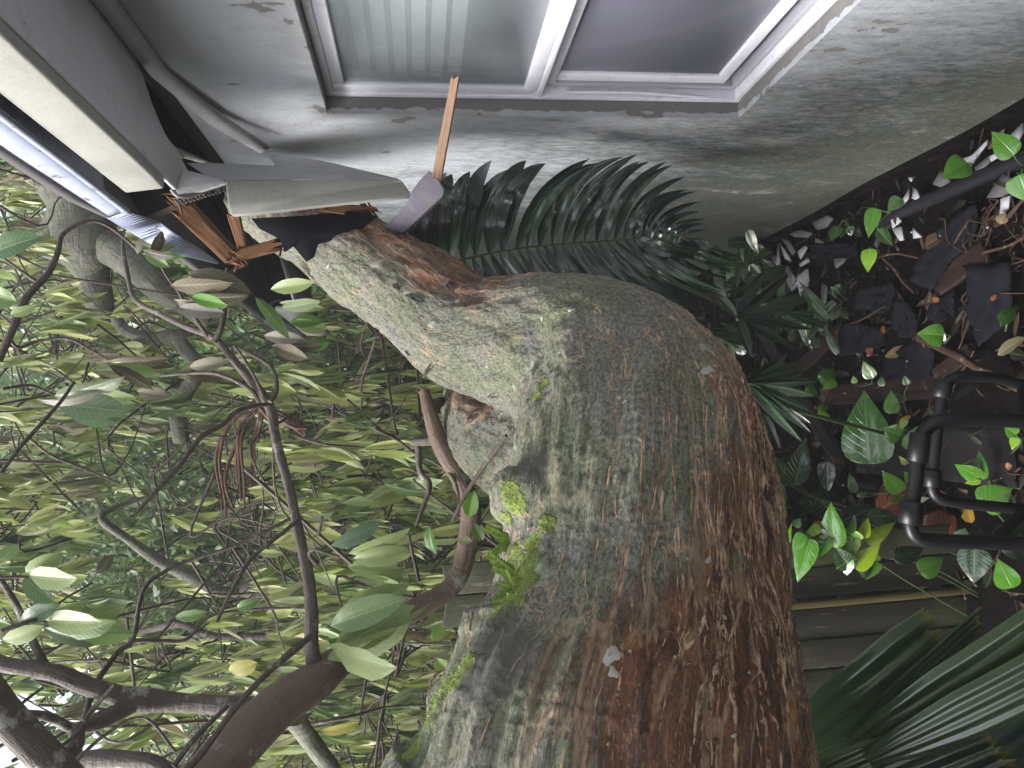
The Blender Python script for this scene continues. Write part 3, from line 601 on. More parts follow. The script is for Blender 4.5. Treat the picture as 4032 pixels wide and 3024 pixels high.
thr_at = np.interp(np.arange(len(pc)) / 8., [2, 4, 6, 7, 8, 9, 10, 11, 12, 14, 15, 16, 18], [-.36, -.26, -.04, .14, .40, .66, .68, .55, .55, .55, .5, .4, .25])
def bark_coords(V):
    idx = np.zeros(len(V), int); par = np.zeros(len(V))
    for a in range(0, len(V), 4000):
        D = V[a:a + 4000, None] - pc[None]; q = np.argmin((D ** 2).sum(2), 1); idx[a:a + 4000] = q
    d = V - pc[idx]; so_ = (d * tt[idx]).sum(1); return idx, np.stack([s_[idx] + so_, (d * nn[idx]).sum(1), (d * bb_[idx]).sum(1)], 1)
idx, bk = bark_coords(V)
# broad swellings, flutes along the grain and fine ridges
dis = np.zeros(nv)
for i in range(nv):
    s0, a0, b0 = bk[i]
    dis[i] = .014 * mnoise.noise((s0 * 4, a0 * 6, b0 * 6)) + .010 * mnoise.noise((s0 * 4, a0 * 20, b0 * 20)) + .005 * mnoise.noise((s0 * 16, a0 * 50, b0 * 50)) + .0022 * mnoise.noise((s0 * 55, a0 * 22, b0 * 22 + 9)) + .0022 * mnoise.noise((s0 * 60, a0 * 130, b0 * 130)) + .0016 * mnoise.noise((s0 * 150, a0 * 230, b0 * 230))
V2 = V + Nn * dis[:, None]; me.vertices.foreach_set('co', V2.astype(np.float32).ravel()); me.update()
# wetness: the low side of the trunk, where rain runs and the bark has gone brown
nd = -(Nn @ U_); thr = thr_at[idx]
limbv = np.interp(idx / 8., [11, 13], [0, 1]); nd = nd * (1 - limbv) + (Nn @ R_) * limbv
wet_ = np.clip((nd - thr) * 1.5 + .45, 0, 1)
bvh = BVHTree.FromPolygons([tuple(v) for v in V2], [tuple(p.vertices) for p in me.polygons])
def hit(px, py):
    r = ray(px, py); r = r / np.linalg.norm(r); h = bvh.ray_cast((0, 0, 0), tuple(r)); return (np.array(h[0]), np.array(h[1])) if h[0] is not None else (None, None)
mossv = np.zeros(nv)
for px, py, r in ((2030, 2180, .022), (2060, 2220, .022), (2040, 2290, .024), (2010, 2350, .024), (1985, 2400, .02), (2090, 2140, .016), (2010, 1930, .015), (2030, 1980, .016), (2000, 2040, .012), (1800, 2660, .02), (1760, 2720, .022), (1720, 2770, .024), (1660, 2860, .022), (1700, 2800, .02), (1620, 2940, .022), (1840, 2620, .014), (2140, 1510, .010), (2110, 1560, .012), (2150, 2060, .012)):
    h, _ = hit(px, py)
    if h is not None: mossv = np.maximum(mossv, 1.05 * np.exp(-((V2 - h) ** 2).sum(1) / (r * 1.25) ** 2))
scar = np.zeros(nv)
for px, py, r in ((2020, 2590, .036), (1975, 2630, .034), (1930, 2660, .03), (1870, 2690, .024), (2090, 1830, .024), (2110, 1880, .018), (1960, 2100, .014), (1950, 2480, .022), (1985, 2430, .02), (1920, 2540, .02), (1740, 2760, .012), (1700, 2830, .014), (1900, 1120, .012)):
    h, _ = hit(px, py)
    if h is not None: scar = np.maximum(scar, 1.05 * np.exp(-((V2 - h) ** 2).sum(1) / (r * 1.2) ** 2))
for nm, arr in (('bark', bk), ('wet', wet_), ('moss', mossv), ('scar', scar)):
    at = me.attributes.new(nm, 'FLOAT_VECTOR' if arr.ndim == 2 else 'FLOAT', 'POINT'); at.data.foreach_set('vector' if arr.ndim == 2 else 'value', arr.astype(np.float32).ravel())
me.polygons.foreach_set('use_smooth', np.ones(len(me.polygons), bool)); me.name = 'trunk'; me.materials.clear(); me.materials.append(M['trunk'])
ob = bpy.data.objects.new('trunk', me); COL.objects.link(ob); attach(ob, tree); trunk_ob = ob
# raised corky fissures that run along the grain, each traced over the bark
gv = np.random.default_rng(77); m = MB(); Rm = np.interp(np.arange(len(pc)), np.arange(len(pc)), main[:, 3])
def surf(i_, th):
    i0 = int(np.clip(i_, 0, len(pc) - 2)); fr_ = i_ - i0; c_ = pc[i0] * (1 - fr_) + pc[i0 + 1] * fr_; d_ = nn[i0] * math.cos(th) + bb_[i0] * math.sin(th)
    o_ = c_ + d_ * (Rm[i0] * 1.7 + .03); h_ = bvh.ray_cast(tuple(o_), tuple(-d_), .6); return (np.array(h_[0]), np.array(h_[1])) if h_[0] is not None else (None, None)
made = 0
for k_ in range(3600):
    if made > 235: break
    i_ = float(np.interp(s_[29] + (s_[128] - s_[29]) * gv.random() ** 1.35, s_, np.arange(len(s_)))); th = gv.uniform(0, 6.283); h, n0 = surf(i_, th)
    if h is None or n0 @ (-nrm(h)) < .05: continue
    ii = int(i_); up_ = -(n0 @ U_); on_limb = ii > 92; lvl = up_ if not on_limb else n0 @ R_ * .8 + .1
    if lvl < thr_at[ii] + .03 + gv.normal(0, .25): continue
    if gv.random() > (.9 if not on_limb else .55): continue
    L_ = gv.uniform(.05, .42) * (.4 if on_limb else 1.); ds = .007; n_st = int(L_ / ds); line = []; w0 = (.0006 + .0016 * gv.random() ** 2) * (.7 if on_limb else 1.); vth = 0.; step = np.linalg.norm(pc[min(ii + 1, len(pc) - 1)] - pc[ii])
    for q in range(n_st):
        h, n1 = surf(i_, th)
        if h is None: break
        line.append(np.append(h - n1 * w0 * .45, 1.)); vth = vth * .80 + gv.normal(0, .013 if not on_limb else .03); th += vth * .35 / max(Rm[int(np.clip(i_, 0, len(pc) - 1))] / .2, .4); i_ += ds / max(step, 1e-3)
        if i_ > len(pc) - 3: break
    if len(line) < 6: continue
    ln_ = np.array(line)[:, :3]; jump = np.linalg.norm(np.diff(ln_, axis=0), axis=1)
    if jump.max() > .05: continue
    prof_ = np.sin(np.linspace(.12, 3.02, len(ln_))) ** .6 * w0 * (1 + .45 * np.sin(np.arange(len(ln_)) * 1.1 + gv.uniform(0, 6)) + gv.normal(0, .22, len(ln_)))
    tube(m, ln_ + gv.normal(0, .0006, ln_.shape), np.maximum(prof_, .0003), 6, False); made += 1
k = NT('cork_fissure'); bk_ = k.attr('bark'); p_ = k.pos(); k.bump(k.noise(p_, 300, 3), .5, .002); M['fissure'] = k.fin(k.mix(k.ramp(k.noise(p_, 38, 5, .7), .36, .62), (.46, .31, .20), (.13, .07, .042)), .6, .3)
tag(m.build('bark_fissures', M['fissure'], tree), 'pale tan corky lines running along the wet side of the trunk', kind='stuff')
# lichen and fungus scabs on the bark
gg = np.random.default_rng(5)
for px, py, sz in ((1485, 1035, 42), (1600, 1148, 32), (1808, 1185, 26), (2243, 1222, 22), (2255, 1220, 20), (2132, 1255, 20), (1915, 1440, 18), (2770, 1467, 48), (2800, 1455, 30), (2410, 2580, 66), (2415, 2648, 48), (2482, 2565, 20), (2790, 2208, 34), (2850, 2430, 28), (2460, 1580, 24), (1765, 1448, 10), (2440, 1565, 26), (2890, 2900, 26), (2520, 1730, 20), (2950, 2650, 24), (2700, 2530, 14), (1225, 1080, 20), (1290, 1050, 20), (2255, 1270, 16), (2640, 1250, 24), (3000, 2840, 18)):
    h, nn_ = hit(px, py)
    if h is None: continue
    d = h @ F_; r = sz / FPX * d * .55; u1 = nrm(np.cross(nn_, gg.normal(size=3))); v1 = np.cross(nn_, u1); K = 16
    ang = np.linspace(0, 6.283, K, endpoint=False); rad = r * (1 + .22 * np.sin(ang * 2 + gg.uniform(0, 6)) + .16 * np.sin(ang * 3 + gg.uniform(0, 6)) + gg.uniform(-.12, .12, K))
    ring = [h + u1 * (math.cos(a) * q) + v1 * (math.sin(a) * q) - nn_ * .0012 for a, q in zip(ang, rad)]; rin = [h + u1 * (math.cos(a) * q * .72) + v1 * (math.sin(a) * q * .72) + nn_ * (.0002 + gg.uniform(0, .0006)) for a, q in zip(ang, rad)]
    m = MB(); vv = np.vstack([ring, rin, h + nn_ * .0006]); j = np.arange(K); j2 = (j + 1) % K
    m.add(vv, np.stack([j, j2, j2 + K, j + K], -1)); m.f.append((np.stack([j + K, j2 + K, np.full(K, 2 * K)], -1), m.n - len(vv)))
    m.build('lichen', M['lichen'], tree)
# knot holes and old cuts
for px, py, a_, b_2, rot in ((1700, 1440, .038, .0045, -.9), (1950, 1555, .03, .005, -1.45), (1770, 1130, .015, .005, .8), (1640, 1180, .014, .005, 1.1), (1560, 1130, .012, .004, 0.9), (1610, 1390, .009, .004, .9)):
    h, nn_ = hit(px, py)
    if h is None: continue
    u1 = nrm(R_ - nn_ * (R_ @ nn_)); v1 = np.cross(nn_, u1); c_, s2 = math.cos(rot), math.sin(rot); u2 = u1 * c_ + v1 * s2; v2 = v1 * c_ - u1 * s2; K = 20
    ang = np.linspace(0, 6.283, K, endpoint=False); jit = 1 + gg.uniform(-.2, .2, K)
    rings = [[h + u2 * (math.cos(a) * a_ * q * j_) + v2 * (math.sin(a) * b_2 * q * j_) + nn_ * z for a, j_ in zip(ang, jit)] for q, z in ((1.12, -.004), (1., .0035), (.8, .003), (.5, -.003), (.1, -.008))]
    m = MB(); vv = np.vstack(rings); j = np.arange(K); j2 = (j + 1) % K; m.add(vv, np.concatenate([np.stack([j + k2 * K, j2 + k2 * K, j2 + (k2 + 1) * K, j + (k2 + 1) * K], -1) for k2 in range(4)])); m.build('knot', M['knot'], tree)
# raised moss tufts
m = MB(); sel = np.where(mossv + gg.normal(0, .22, nv) > .62)[0]; pick = gg.choice(sel, min(len(sel) * 7, 4200)); B0 = V2[pick] + gg.normal(0, .0022, (len(pick), 3)); dd = Nn[pick] + gg.normal(0, .5, (len(pick), 3))
vis = np.array([True] * len(pick)); L_ = gg.uniform(.0018, .0042, len(pick)); cl = np.array([.15, .20, .025])[None] * gg.uniform(.6, 1.7, (len(pick), 1)) * np.array([1, 1, 1])[None]
leaves(m, B0 - Nn[pick] * .002, dd, rdir(len(pick)), L_, L_ * .45, .5, .2, cl, 'small', (-1, 1)); m.build('moss_tufts', M['small'], tree)

# branches: pixel-free after this point, each a tapered tube with the depth it has in the tree
def branch(pts, mat='branch', name='branch', n=8, sides=14, rough=.09, seed=0, label=None, wobble=.004, cap=True):
    p = path(pts, n); c = wob(p[:, :3], wobble, seed + 1, 2.0); mm = MB(); tube(mm, c, p[:, 3], sides, cap, rough, seed); o = mm.build(name, M[mat], tree); return tag(o, label)
r = lambda w, d: w * .5 / FPX * d
def BR(pts, **kw): return branch([(px, py, d, r(wd, d) * (.88 if wd > 60 and kw.get('mat', 'branch') == 'branch' else 1.)) for px, py, d, wd in pts], **kw)
BR([(350, 4300, 1.2, 300), (560, 3650, 1.27, 280), (700, 3250, 1.35, 240), (850, 3024, 1.45, 215), (960, 2900, 1.5, 190), (1100, 2770, 1.56, 165), (1230, 2690, 1.62, 150), (1330, 2610, 1.68, 125), (1440, 2545, 1.74, 95), (1560, 2460, 1.8, 84), (1680, 2385, 1.84, 80), (1790, 2290, 1.87, 76), (1835, 2160, 1.88, 76), (1848, 2010, 1.87, 78), (1810, 1890, 1.86, 76), (1760, 1790, 1.86, 80), (1725, 1720, 1.87, 66), (1690, 1620, 1.88, 52), (1668, 1545, 1.9, 40)], label='thick dark branch curving in a hook past the trunk', mat='hook', seed=3, sides=18, rough=.06)
BR([(1255, 2640, 1.64, 85), (1235, 2560, 1.64, 60), (1222, 2400, 1.66, 52), (1195, 2230, 1.70, 46), (1165, 2060, 1.74, 40), (1130, 1880, 1.80, 38), (1085, 1690, 1.85, 38), (1060, 1590, 1.87, 44), (985, 1480, 1.92, 34), (900, 1400, 1.96, 30), (820, 1330, 2.0, 28), (720, 1285, 2.05, 24), (620, 1235, 2.1, 22), (540, 1180, 2.14, 20), (510, 1110, 2.18, 19), (490, 1010, 2.2, 17), (486, 930, 2.25, 14)], label='long thin bare branch running up the middle of the thicket', seed=4, rough=.04)
BR([(-150, 2560, 1.5, 60), (0, 2605, 1.5, 66), (180, 2630, 1.52, 72), (340, 2690, 1.55, 76), (470, 2730, 1.57, 86), (560, 2755, 1.58, 100), (700, 2772, 1.6, 82), (900, 2785, 1.6, 84), (1060, 2800, 1.6, 100), (1120, 2800, 1.6, 80)], label='smooth brown branch leaving the dark bough', seed=5, sides=16)
BR([(-120, 2650, 1.25, 150), (0, 2790, 1.27, 150), (120, 2900, 1.3, 150), (230, 3020, 1.33, 150), (330, 3180, 1.36, 150), (480, 3600, 1.45, 170), (600, 4300, 1.6, 200)], label='thick pale branch cut by the corner of the picture', seed=6, sides=18)
BR([(90, 2815, 1.36, 34), (190, 2826, 1.42, 38), (270, 2868, 1.46, 44), (360, 2850, 1.5, 60), (450, 2805, 1.54, 74), (530, 2760, 1.575, 84)], seed=7)
BR([(300, 2850, 1.47, 60), (300, 2930, 1.44, 68), (240, 2985, 1.4, 70), (130, 3010, 1.36, 60)], seed=8)
BR([(-40, 2250, 1.5, 22), (0, 2310, 1.5, 24), (70, 2420, 1.5, 28), (130, 2530, 1.52, 30), (185, 2632, 1.53, 34)], seed=9)
BR([(1165, 2820, 1.62, 90), (1205, 2890, 1.7, 74), (1260, 2970, 1.75, 72), (1330, 3070, 1.8, 72), (1500, 3400, 1.95, 76), (1700, 3900, 2.1, 80)], mat='limb', seed=10)
BR([(300, 3010, 1.7, 60), (420, 3000, 1.7, 80), (560, 3000, 1.7, 76), (640, 3030, 1.7, 60), (760, 3100, 1.7, 60)], seed=11)
BR([(1722, 1712, 1.87, 52), (1690, 1730, 1.88, 36), (1650, 1738, 1.9, 34), (1625, 1744, 1.92, 26)], seed=12)
BR([(1690, 1620, 1.885, 48), (1720, 1580, 1.95, 40), (1780, 1588, 2.02, 36)], seed=13)
BR([(1640, 1730, 1.95, 26), (1645, 1850, 1.95, 26), (1680, 1900, 1.96, 28), (1676, 1960, 1.96, 20), (1640, 2080, 1.95, 16)], seed=14)
# bare pale limbs deeper in the fallen crown
BR([(180, 640, 3.1, 190), (300, 760, 3.1, 215), (335, 880, 3.1, 230), (345, 980, 3.12, 225), (362, 1080, 3.15, 130), (380, 1180, 3.15, 108), (400, 1240, 3.2, 80), (440, 1225, 3.2, 46), (490, 1290, 3.2, 48), (590, 1330, 3.2, 48), (700, 1318, 3.22, 40), (790, 1300, 3.3, 30)], mat='limb', label='wrinkled pale limb rising behind the metal drip edge', seed=15, sides=24, n=10, rough=.035)
BR([(390, 950, 3.14, 150), (480, 1010, 3.05, 130), (560, 1075, 3.0, 120), (640, 1150, 3.0, 108), (740, 1200, 3.05, 80), (820, 1270, 3.1, 60)], mat='limb', label='smooth pale limb forking below the wrinkled one', seed=16, sides=20)
BR([(230, 780, 3.15, 60), (170, 950, 3.2, 70), (250, 1000, 3.2, 66), (330, 1050, 3.2, 60)], mat='limb', seed=17)
BR([(690, 1325, 3.3, 50), (740, 1390, 3.2, 54), (790, 1440, 3.2, 60), (770, 1490, 3.2, 58), (735, 1540, 3.2, 58), (708, 1610, 3.2, 62), (705, 1670, 3.2, 64), (712, 1740, 3.22, 58)], mat='limb', label='curved broken limb with a torn end', seed=18, sides=18)
BR([(620, 1945, 3.4, 10), (400, 2030, 3.3, 30), (520, 2130, 3.3, 38), (620, 2210, 3.3, 46), (760, 2280, 3.3, 50), (860, 2320, 3.3, 44), (960, 2330, 3.35, 40)], mat='limb', seed=19)
BR([(965, 2320, 3.3, 66), (1010, 2310, 3.28, 92), (1050, 2300, 3.27, 90)], mat='branch', seed=20)
m = MB(); grained(m, P(1040, 2325, 3.24), P(1052, 2275, 3.24), .065, .05, -F_, jag=.03, seed=21); tag(m.build('torn_end', M['rawwood'], tree, smooth=False), 'fresh orange torn wood end of a limb')
BR([(560, 2480, 3.2, 22), (700, 2460, 3.1, 30), (820, 2500, 3.1, 28), (1010, 2510, 3.1, 26), (1200, 2500, 3.0, 20)], seed=22)
# twigs drawn one by one
TW = [[(0, 1420, 1.6, 26), (60, 1300, 1.62, 30), (110, 1180, 1.65, 30), (190, 1080, 1.7, 26), (230, 1000, 1.75, 22), (250, 930, 1.78, 18), (330, 880, 1.8, 16), (400, 880, 1.82, 14), (480, 930, 1.85, 12), (540, 985, 1.88, 9)],
      [(30, 1340, 1.62, 14), (70, 1370, 1.65, 14), (150, 1345, 1.68, 13), (270, 1335, 1.7, 12), (360, 1380, 1.72, 10), (430, 1420, 1.75, 8)],
      [(0, 1530, 1.5, 12), (110, 1515, 1.55, 12), (180, 1540, 1.58, 11), (225, 1560, 1.6, 9)],
      [(530, 2020, 1.4, 16), (620, 1930, 1.42, 18), (720, 1830, 1.45, 20), (800, 1730, 1.48, 20), (880, 1680, 1.52, 18), (945, 1610, 1.6, 18), (1050, 1590, 1.8, 16)],
      [(0, 1870, 1.3, 15), (80, 1760, 1.32, 17), (150, 1680, 1.35, 17), (230, 1580, 1.4, 15), (280, 1500, 1.45, 12)],
      [(100, 1720, 1.4, 10), (200, 1800, 1.42, 10), (330, 1850, 1.45, 9), (470, 1905, 1.48, 7)],
      [(1030, 1580, 1.88, 20), (980, 1520, 1.9, 16), (860, 1470, 1.92, 14), (740, 1475, 1.95, 12), (630, 1485, 1.98, 9)],
      [(1060, 1585, 1.86, 22), (1085, 1530, 1.88, 18), (1060, 1440, 1.9, 15), (960, 1370, 1.95, 12), (910, 1355, 1.98, 9)],
      [(1045, 1565, 1.87, 18), (1010, 1480, 1.88, 14), (960, 1400, 1.9, 12), (920, 1355, 1.92, 10)],
      [(830, 1335, 2.0, 20), (780, 1270, 1.98, 18), (740, 1220, 1.95, 14), (690, 1140, 1.92, 11), (650, 1090, 1.9, 10), (600, 1000, 1.88, 9)],
      [(845, 1345, 1.98, 26), (870, 1280, 1.98, 24), (880, 1180, 2.0, 18), (890, 1060, 2.0, 12)],
      [(1260, 2150, 1.9, 9), (1100, 1980, 1.88, 10), (1080, 1640, 1.86, 11)],
      [(1150, 2035, 1.75, 14), (960, 2130, 1.72, 15), (760, 2200, 1.7, 16), (640, 2260, 1.68, 18), (570, 2330, 1.66, 18), (530, 2520, 1.64, 22), (460, 2580, 1.62, 24), (370, 2700, 1.58, 26), (330, 2830, 1.5, 24)],
      [(530, 2530, 1.64, 16), (640, 2530, 1.66, 16), (740, 2520, 1.68, 14), (830, 2430, 1.7, 12), (1000, 2400, 1.72, 11), (1210, 2390, 1.72, 10)],
      [(1170, 2040, 1.72, 16), (1000, 2180, 1.66, 17), (930, 2300, 1.62, 16), (860, 2450, 1.6, 13)],
      [(1220, 2500, 1.55, 24), (1130, 2580, 1.5, 26), (1040, 2660, 1.46, 24), (920, 2800, 1.42, 24), (800, 2960, 1.38, 26), (720, 3050, 1.35, 26)],
      [(900, 2770, 1.5, 18), (780, 2890, 1.46, 22), (690, 3020, 1.42, 24)],
      [(690, 2960, 1.5, 12), (560, 2820, 1.5, 12), (400, 2900, 1.48, 14), (260, 3030, 1.45, 18)],
      [(1240, 2220, 1.6, 22), (1215, 2180, 1.55, 16), (1240, 2160, 1.5, 12), (1340, 2190, 1.5, 10)],
      [(1650, 2280, 1.83, 17), (1630, 2200, 1.82, 14), (1610, 2105, 1.82, 11)],
      [(1245, 2110, 1.66, 14), (1260, 2040, 1.64, 12)],
      [(1480, 1680, 1.9, 14), (1560, 1720, 1.95, 14), (1640, 1790, 1.98, 12), (1700, 1820, 1.9, 10), (1770, 1870, 1.84, 16), (1800, 1940, 1.83, 12), (1805, 1990, 1.83, 9)],
      [(1985, 1715, 1.5, 16), (1930, 1800, 1.55, 17), (1860, 1920, 1.65, 17), (1780, 2050, 1.8, 14)], [(1980, 1740, 1.6, 12), (1955, 1820, 1.65, 13), (1945, 1920, 1.7, 13), (1948, 2010, 1.72, 10)],
      [(0, 2480, 1.4, 20), (130, 2440, 1.42, 16), (180, 2450, 1.44, 11)], [(0, 2265, 1.4, 13), (100, 2268, 1.42, 12)],
      [(450, 2690, 1.45, 14), (350, 2800, 1.45, 18), (300, 2880, 1.42, 16), (200, 2960, 1.4, 14), (90, 3060, 1.4, 12)],
      [(190, 2620, 1.52, 12), (280, 2610, 1.5, 11), (400, 2600, 1.5, 10)], [(0, 2900, 1.3, 16), (80, 2780, 1.32, 14), (180, 2700, 1.35, 11)]]
for k_, t_ in enumerate(TW): BR(t_, mat='twig', name='twig', seed=30 + k_, sides=7, rough=.07, wobble=.003)
# thin aerial roots hanging in a bundle
m = MB()
for k_ in range(16):
    a0 = np.array([1020 + RNG.normal(0, 12), 1560 + RNG.normal(0, 10)]); sgn = RNG.uniform(-1, 1)
    pts = [(a0[0] + 10, a0[1], 3.0, .006), (1000 + 60 * sgn - 40, 1680 + RNG.normal(0, 20), 3.0, .008), (980 + 90 * sgn - 60 + RNG.normal(0, 20), 1820 + RNG.normal(0, 30), 3., .007), (960 + 60 * sgn - 20, 1960 + RNG.normal(0, 40), 3., .004)]
    if k_ % 2: pts = [(1030, 1600, 2.9, .007), (1090 + 30 * sgn, 1640, 2.9, .007), (1170 + 20 * sgn, 1670 + RNG.normal(0, 15), 2.9, .006), (1210, 1690 + 30 * sgn, 2.9, .003)]
    p_ = path(pts, 6); tube(m, wob(p_[:, :3], .01, 90 + k_, 1.5), p_[:, 3], 6)
m.build('aerial_roots', M['rootbark'], tree)

# ------------------------------------------------------------------ leaf clusters of the fallen tree
DOWN = np.array([0, 0, -1.])
PALE = np.array([[.46, .52, .27], [.42, .45, .15], [.48, .50, .20], [.35, .41, .12], [.52, .52, .26], [.26, .35, .09]])
GREEN = np.array([[.14, .22, .07], [.18, .27, .09], [.11, .18, .06], [.22, .30, .11]])
DEAD = np.array([[.26, .21, .13], [.19, .15, .09], [.34, .29, .20], [.22, .21, .12]])
def cluster(mb, base, nl, L, spread, cols, g, out=None, asp=.40, drp=1.):
    """Leaves drooping from one twig tip."""
    base = np.asarray(base, float)
    d = DOWN[None] * drp + g.normal(0, spread, (nl, 3)) + g.normal(0, spread * .7, 3)
    if out is not None: d = d + np.asarray(out)[None]
    n_ = g.normal(0, 1, (nl, 3)) + np.array([0, -.5, .3]); b0 = base + g.normal(0, .012, (nl, 3)) + DOWN * g.uniform(0, .25, (nl, 1)) * L * .3
    Ls = L * g.uniform(.7, 1.15, nl); cl = cols[g.integers(0, len(cols), nl)] * g.uniform(.75, 1.25, (nl, 1))
    leaves(mb, b0, d, n_, Ls, Ls * asp * g.uniform(.8, 1.15, nl), g.uniform(-.6, .6, nl), g.uniform(.35, 1.25, nl), cl, 'fig', (-1, -.5, 0, .5, 1) if L * FPX > 180 else (-1, 0, 1), .015, g.normal(0, .6, nl), .12)
def bigleaf(mb, tip, base, d0, d1, wpx, col, roll=0., bend=.45, fold=.42, prof='fig', wave=.035, cup=.1, face=0.):
    """One leaf from base pixel to tip pixel (real depth d0 at base, d1 at tip)."""
    B = P(*base, d0); T = P(*tip, d1); d = T - B; L = np.linalg.norm(d); n_ = -F_ + face * np.array([0, -.1, 1.]) + np.cross(nrm(d), -F_) * roll
    W = wpx / FPX * (d0 + d1) * .5
    leaves(mb, B, d, n_, L * 1.03, W, bend, fold, np.asarray(col), prof, (-1, -.66, -.33, 0, .33, .66, 1), wave, RNG.normal(0, .4, 1) if prof == 'fig' else None, cup)
    nn_ = n_ - nrm(d) * (n_ @ nrm(d)); return B
def lclust(spec, mat, label, apart=False):
    if apart:
        for s in spec:
            m = MB(); bigleaf(m, *s[:5], s[5], *s[6:]); m.build('leaf', M[mat], tree)
        return
    m = MB()
    for s in spec: bigleaf(m, *s[:5], s[5], *s[6:])
    return tag(m.build('leaf_cluster', M[mat], tree), label)
gA, gB, gC = (.27, .34, .14), (.18, .27, .10), (.34, .41, .18); gD = (.09, .22, .035); br, bd, bl = (.115, .095, .066), (.07, .058, .041), (.17, .155, .115)
lclust([((1590, 2500), (1290, 2590), 1.62, 1.52, 150, gA, .3, .35), ((1605, 2400), (1310, 2560), 1.62, 1.55, 150, gA, -.2, .2), ((1560, 2370), (1300, 2465), 1.6, 1.5, 130, gB, -.3, .3), ((1585, 2340), (1310, 2440), 1.64, 1.58, 120, gA, .1),
        ((1520, 2660), (1300, 2540), 1.6, 1.46, 160, gC, .5, .25), ((1490, 2610), (1290, 2520), 1.66, 1.6, 110, gD, .2), ((1700, 2420), (1480, 2460), 1.62, 1.66, 90, gB, .8), ((1470, 2320), (1350, 2440), 1.66, 1.7, 70, gA, .3)], 'leaf', 'large glossy pale green leaf rosette at the fork of the dark branch')
lclust([((1600, 2120), (1370, 2180), 1.9, 1.85, 90, gA, .5), ((1610, 2190), (1390, 2200), 1.9, 1.85, 90, gC, 0.), ((1580, 2250), (1370, 2230), 1.92, 1.88, 90, gA, -.4), ((1500, 2080), (1300, 2150), 1.95, 1.95, 80, (.14, .22, .15), .5), ((1600, 2280), (1430, 2240), 1.92, 1.9, 70, gB, -.2), ((1580, 2330), (1470, 2265), 1.9, 1.9, 60, gA, .3)], 'leaf', 'hanging leaf fan beside the hooked branch')
lclust([((470, 1500), (215, 1560), 1.52, 1.45, 120, (.16, .20, .12), .8, .15, .5), ((490, 1620), (225, 1590), 1.5, 1.46, 130, (.14, .20, .11), -.2, .1, .4), ((500, 1580), (260, 1550), 1.52, 1.5, 90, gA, .3), ((450, 1650), (250, 1600), 1.55, 1.55, 110, (.13, .2, .13), -.5), ((520, 1590), (380, 1600), 1.55, 1.55, 90, gB, 0.), ((440, 1640), (330, 1660), 1.58, 1.6, 90, gD, .4), ((350, 1620), (145, 1570), 1.45, 1.4, 60, bl, 1.2, .8, .6), ((620, 1490), (420, 1430), 1.5, 1.55, 70, gB, .5), ((600, 1520), (430, 1440), 1.5, 1.5, 60, bd, -.6)], 'leaf', 'big drooping pale leaf bunch with one brown curled leaf')
lclust([((640, 1430), (425, 1425), 1.6, 1.58, 70, br, .4, .5, .6), ((670, 1430), (430, 1418), 1.62, 1.62, 60, bd, -.3, .4, .7), ((590, 1520), (470, 1440), 1.6, 1.6, 70, bd, .2), ((650, 1560), (540, 1540), 1.62, 1.6, 60, bl, .1), ((580, 1480), (440, 1430), 1.58, 1.55, 60, gA, .5)], 'dead', 'brown withered leaf bunch in the middle of the thicket')
lclust([((880, 1430), (745, 1445), 1.95, 1.92, 60, bl, .3, .4), ((870, 1480), (720, 1460), 1.95, 1.95, 66, br, -.3, .6), ((900, 1430), (760, 1425), 1.96, 1.98, 50, gA, .6), ((850, 1490), (750, 1480), 1.97, 1.97, 46, bd, .1)], 'dead', 'withered greyish leaf pair against the curved limb')
lclust([((900, 1120), (670, 1125), 1.7, 1.66, 90, br, .4, .3, .4), ((970, 1130), (740, 1075), 1.72, 1.7, 100, (.13, .115, .08), -.3, .5, .3), ((960, 1180), (790, 1170), 1.72, 1.7, 70, bd, .6, .4, .6), ((940, 1150), (790, 1150), 1.74, 1.74, 80, bd, 0.), ((900, 1210), (700, 1195), 1.74, 1.72, 80, br, .9), ((880, 1190), (750, 1170), 1.7, 1.68, 60, gD, -.2), ((870, 1235), (700, 1210), 1.73, 1.73, 70, (.2, .19, .18), .2, .5, .5), ((820, 1230), (680, 1180), 1.75, 1.75, 50, bl, .3)], 'dead', 'withered brown leaf bunch hanging just below the broken eave')
lclust([((680, 1020), (560, 985), 1.7, 1.68, 46, bd, .6), ((740, 990), (560, 1000), 1.72, 1.7, 60, gD, .1, .4), ((660, 1040), (565, 1000), 1.7, 1.7, 50, gB, -.3), ((640, 920), (600, 1000), 1.7, 1.68, 50, bd, .9), ((700, 960), (590, 995), 1.7, 1.7, 40, gA, -.4), ((560, 930), (540, 1000), 1.75, 1.72, 36, (.1, .1, .06), .2)], 'leaf', 'dark leaf tuft in front of the bent drip edge')
lclust([((1225, 1110), (1065, 1140), 1.9, 1.86, 66, gA, .1, .2), ((1130, 1300), (1005, 1170), 1.92, 1.84, 54, (.12, .2, .07), -.6, .4, .3), ((1250, 1195), (1110, 1210), 1.9, 1.86, 60, (.18, .24, .11), .5, .3), ((1260, 1260), (1140, 1270), 1.92, 1.9, 60, gD, -.1), ((1280, 1310), (1150, 1260), 1.92, 1.92, 64, gA, .6), ((1300, 1350), (1190, 1370), 1.92, 1.94, 56, gD, .2), ((1270, 1220), (1100, 1190), 1.95, 1.95, 50, gC, .3)], 'leaf', 'fresh green leaf fan right against the sloping limb')
lclust([((1175, 1340), (1040, 1320), 1.9, 1.86, 60, (.17, .155, .13), .2, .5, .5), ((1200, 1400), (1070, 1360), 1.9, 1.87, 66, br, -.3, .4, .4), ((1260, 1370), (1130, 1360), 1.9, 1.88, 56, bd, .4), ((1210, 1420), (1100, 1385), 1.92, 1.9, 50, br, .1)], 'dead', 'grey curled dead leaf cluster left of the limb')
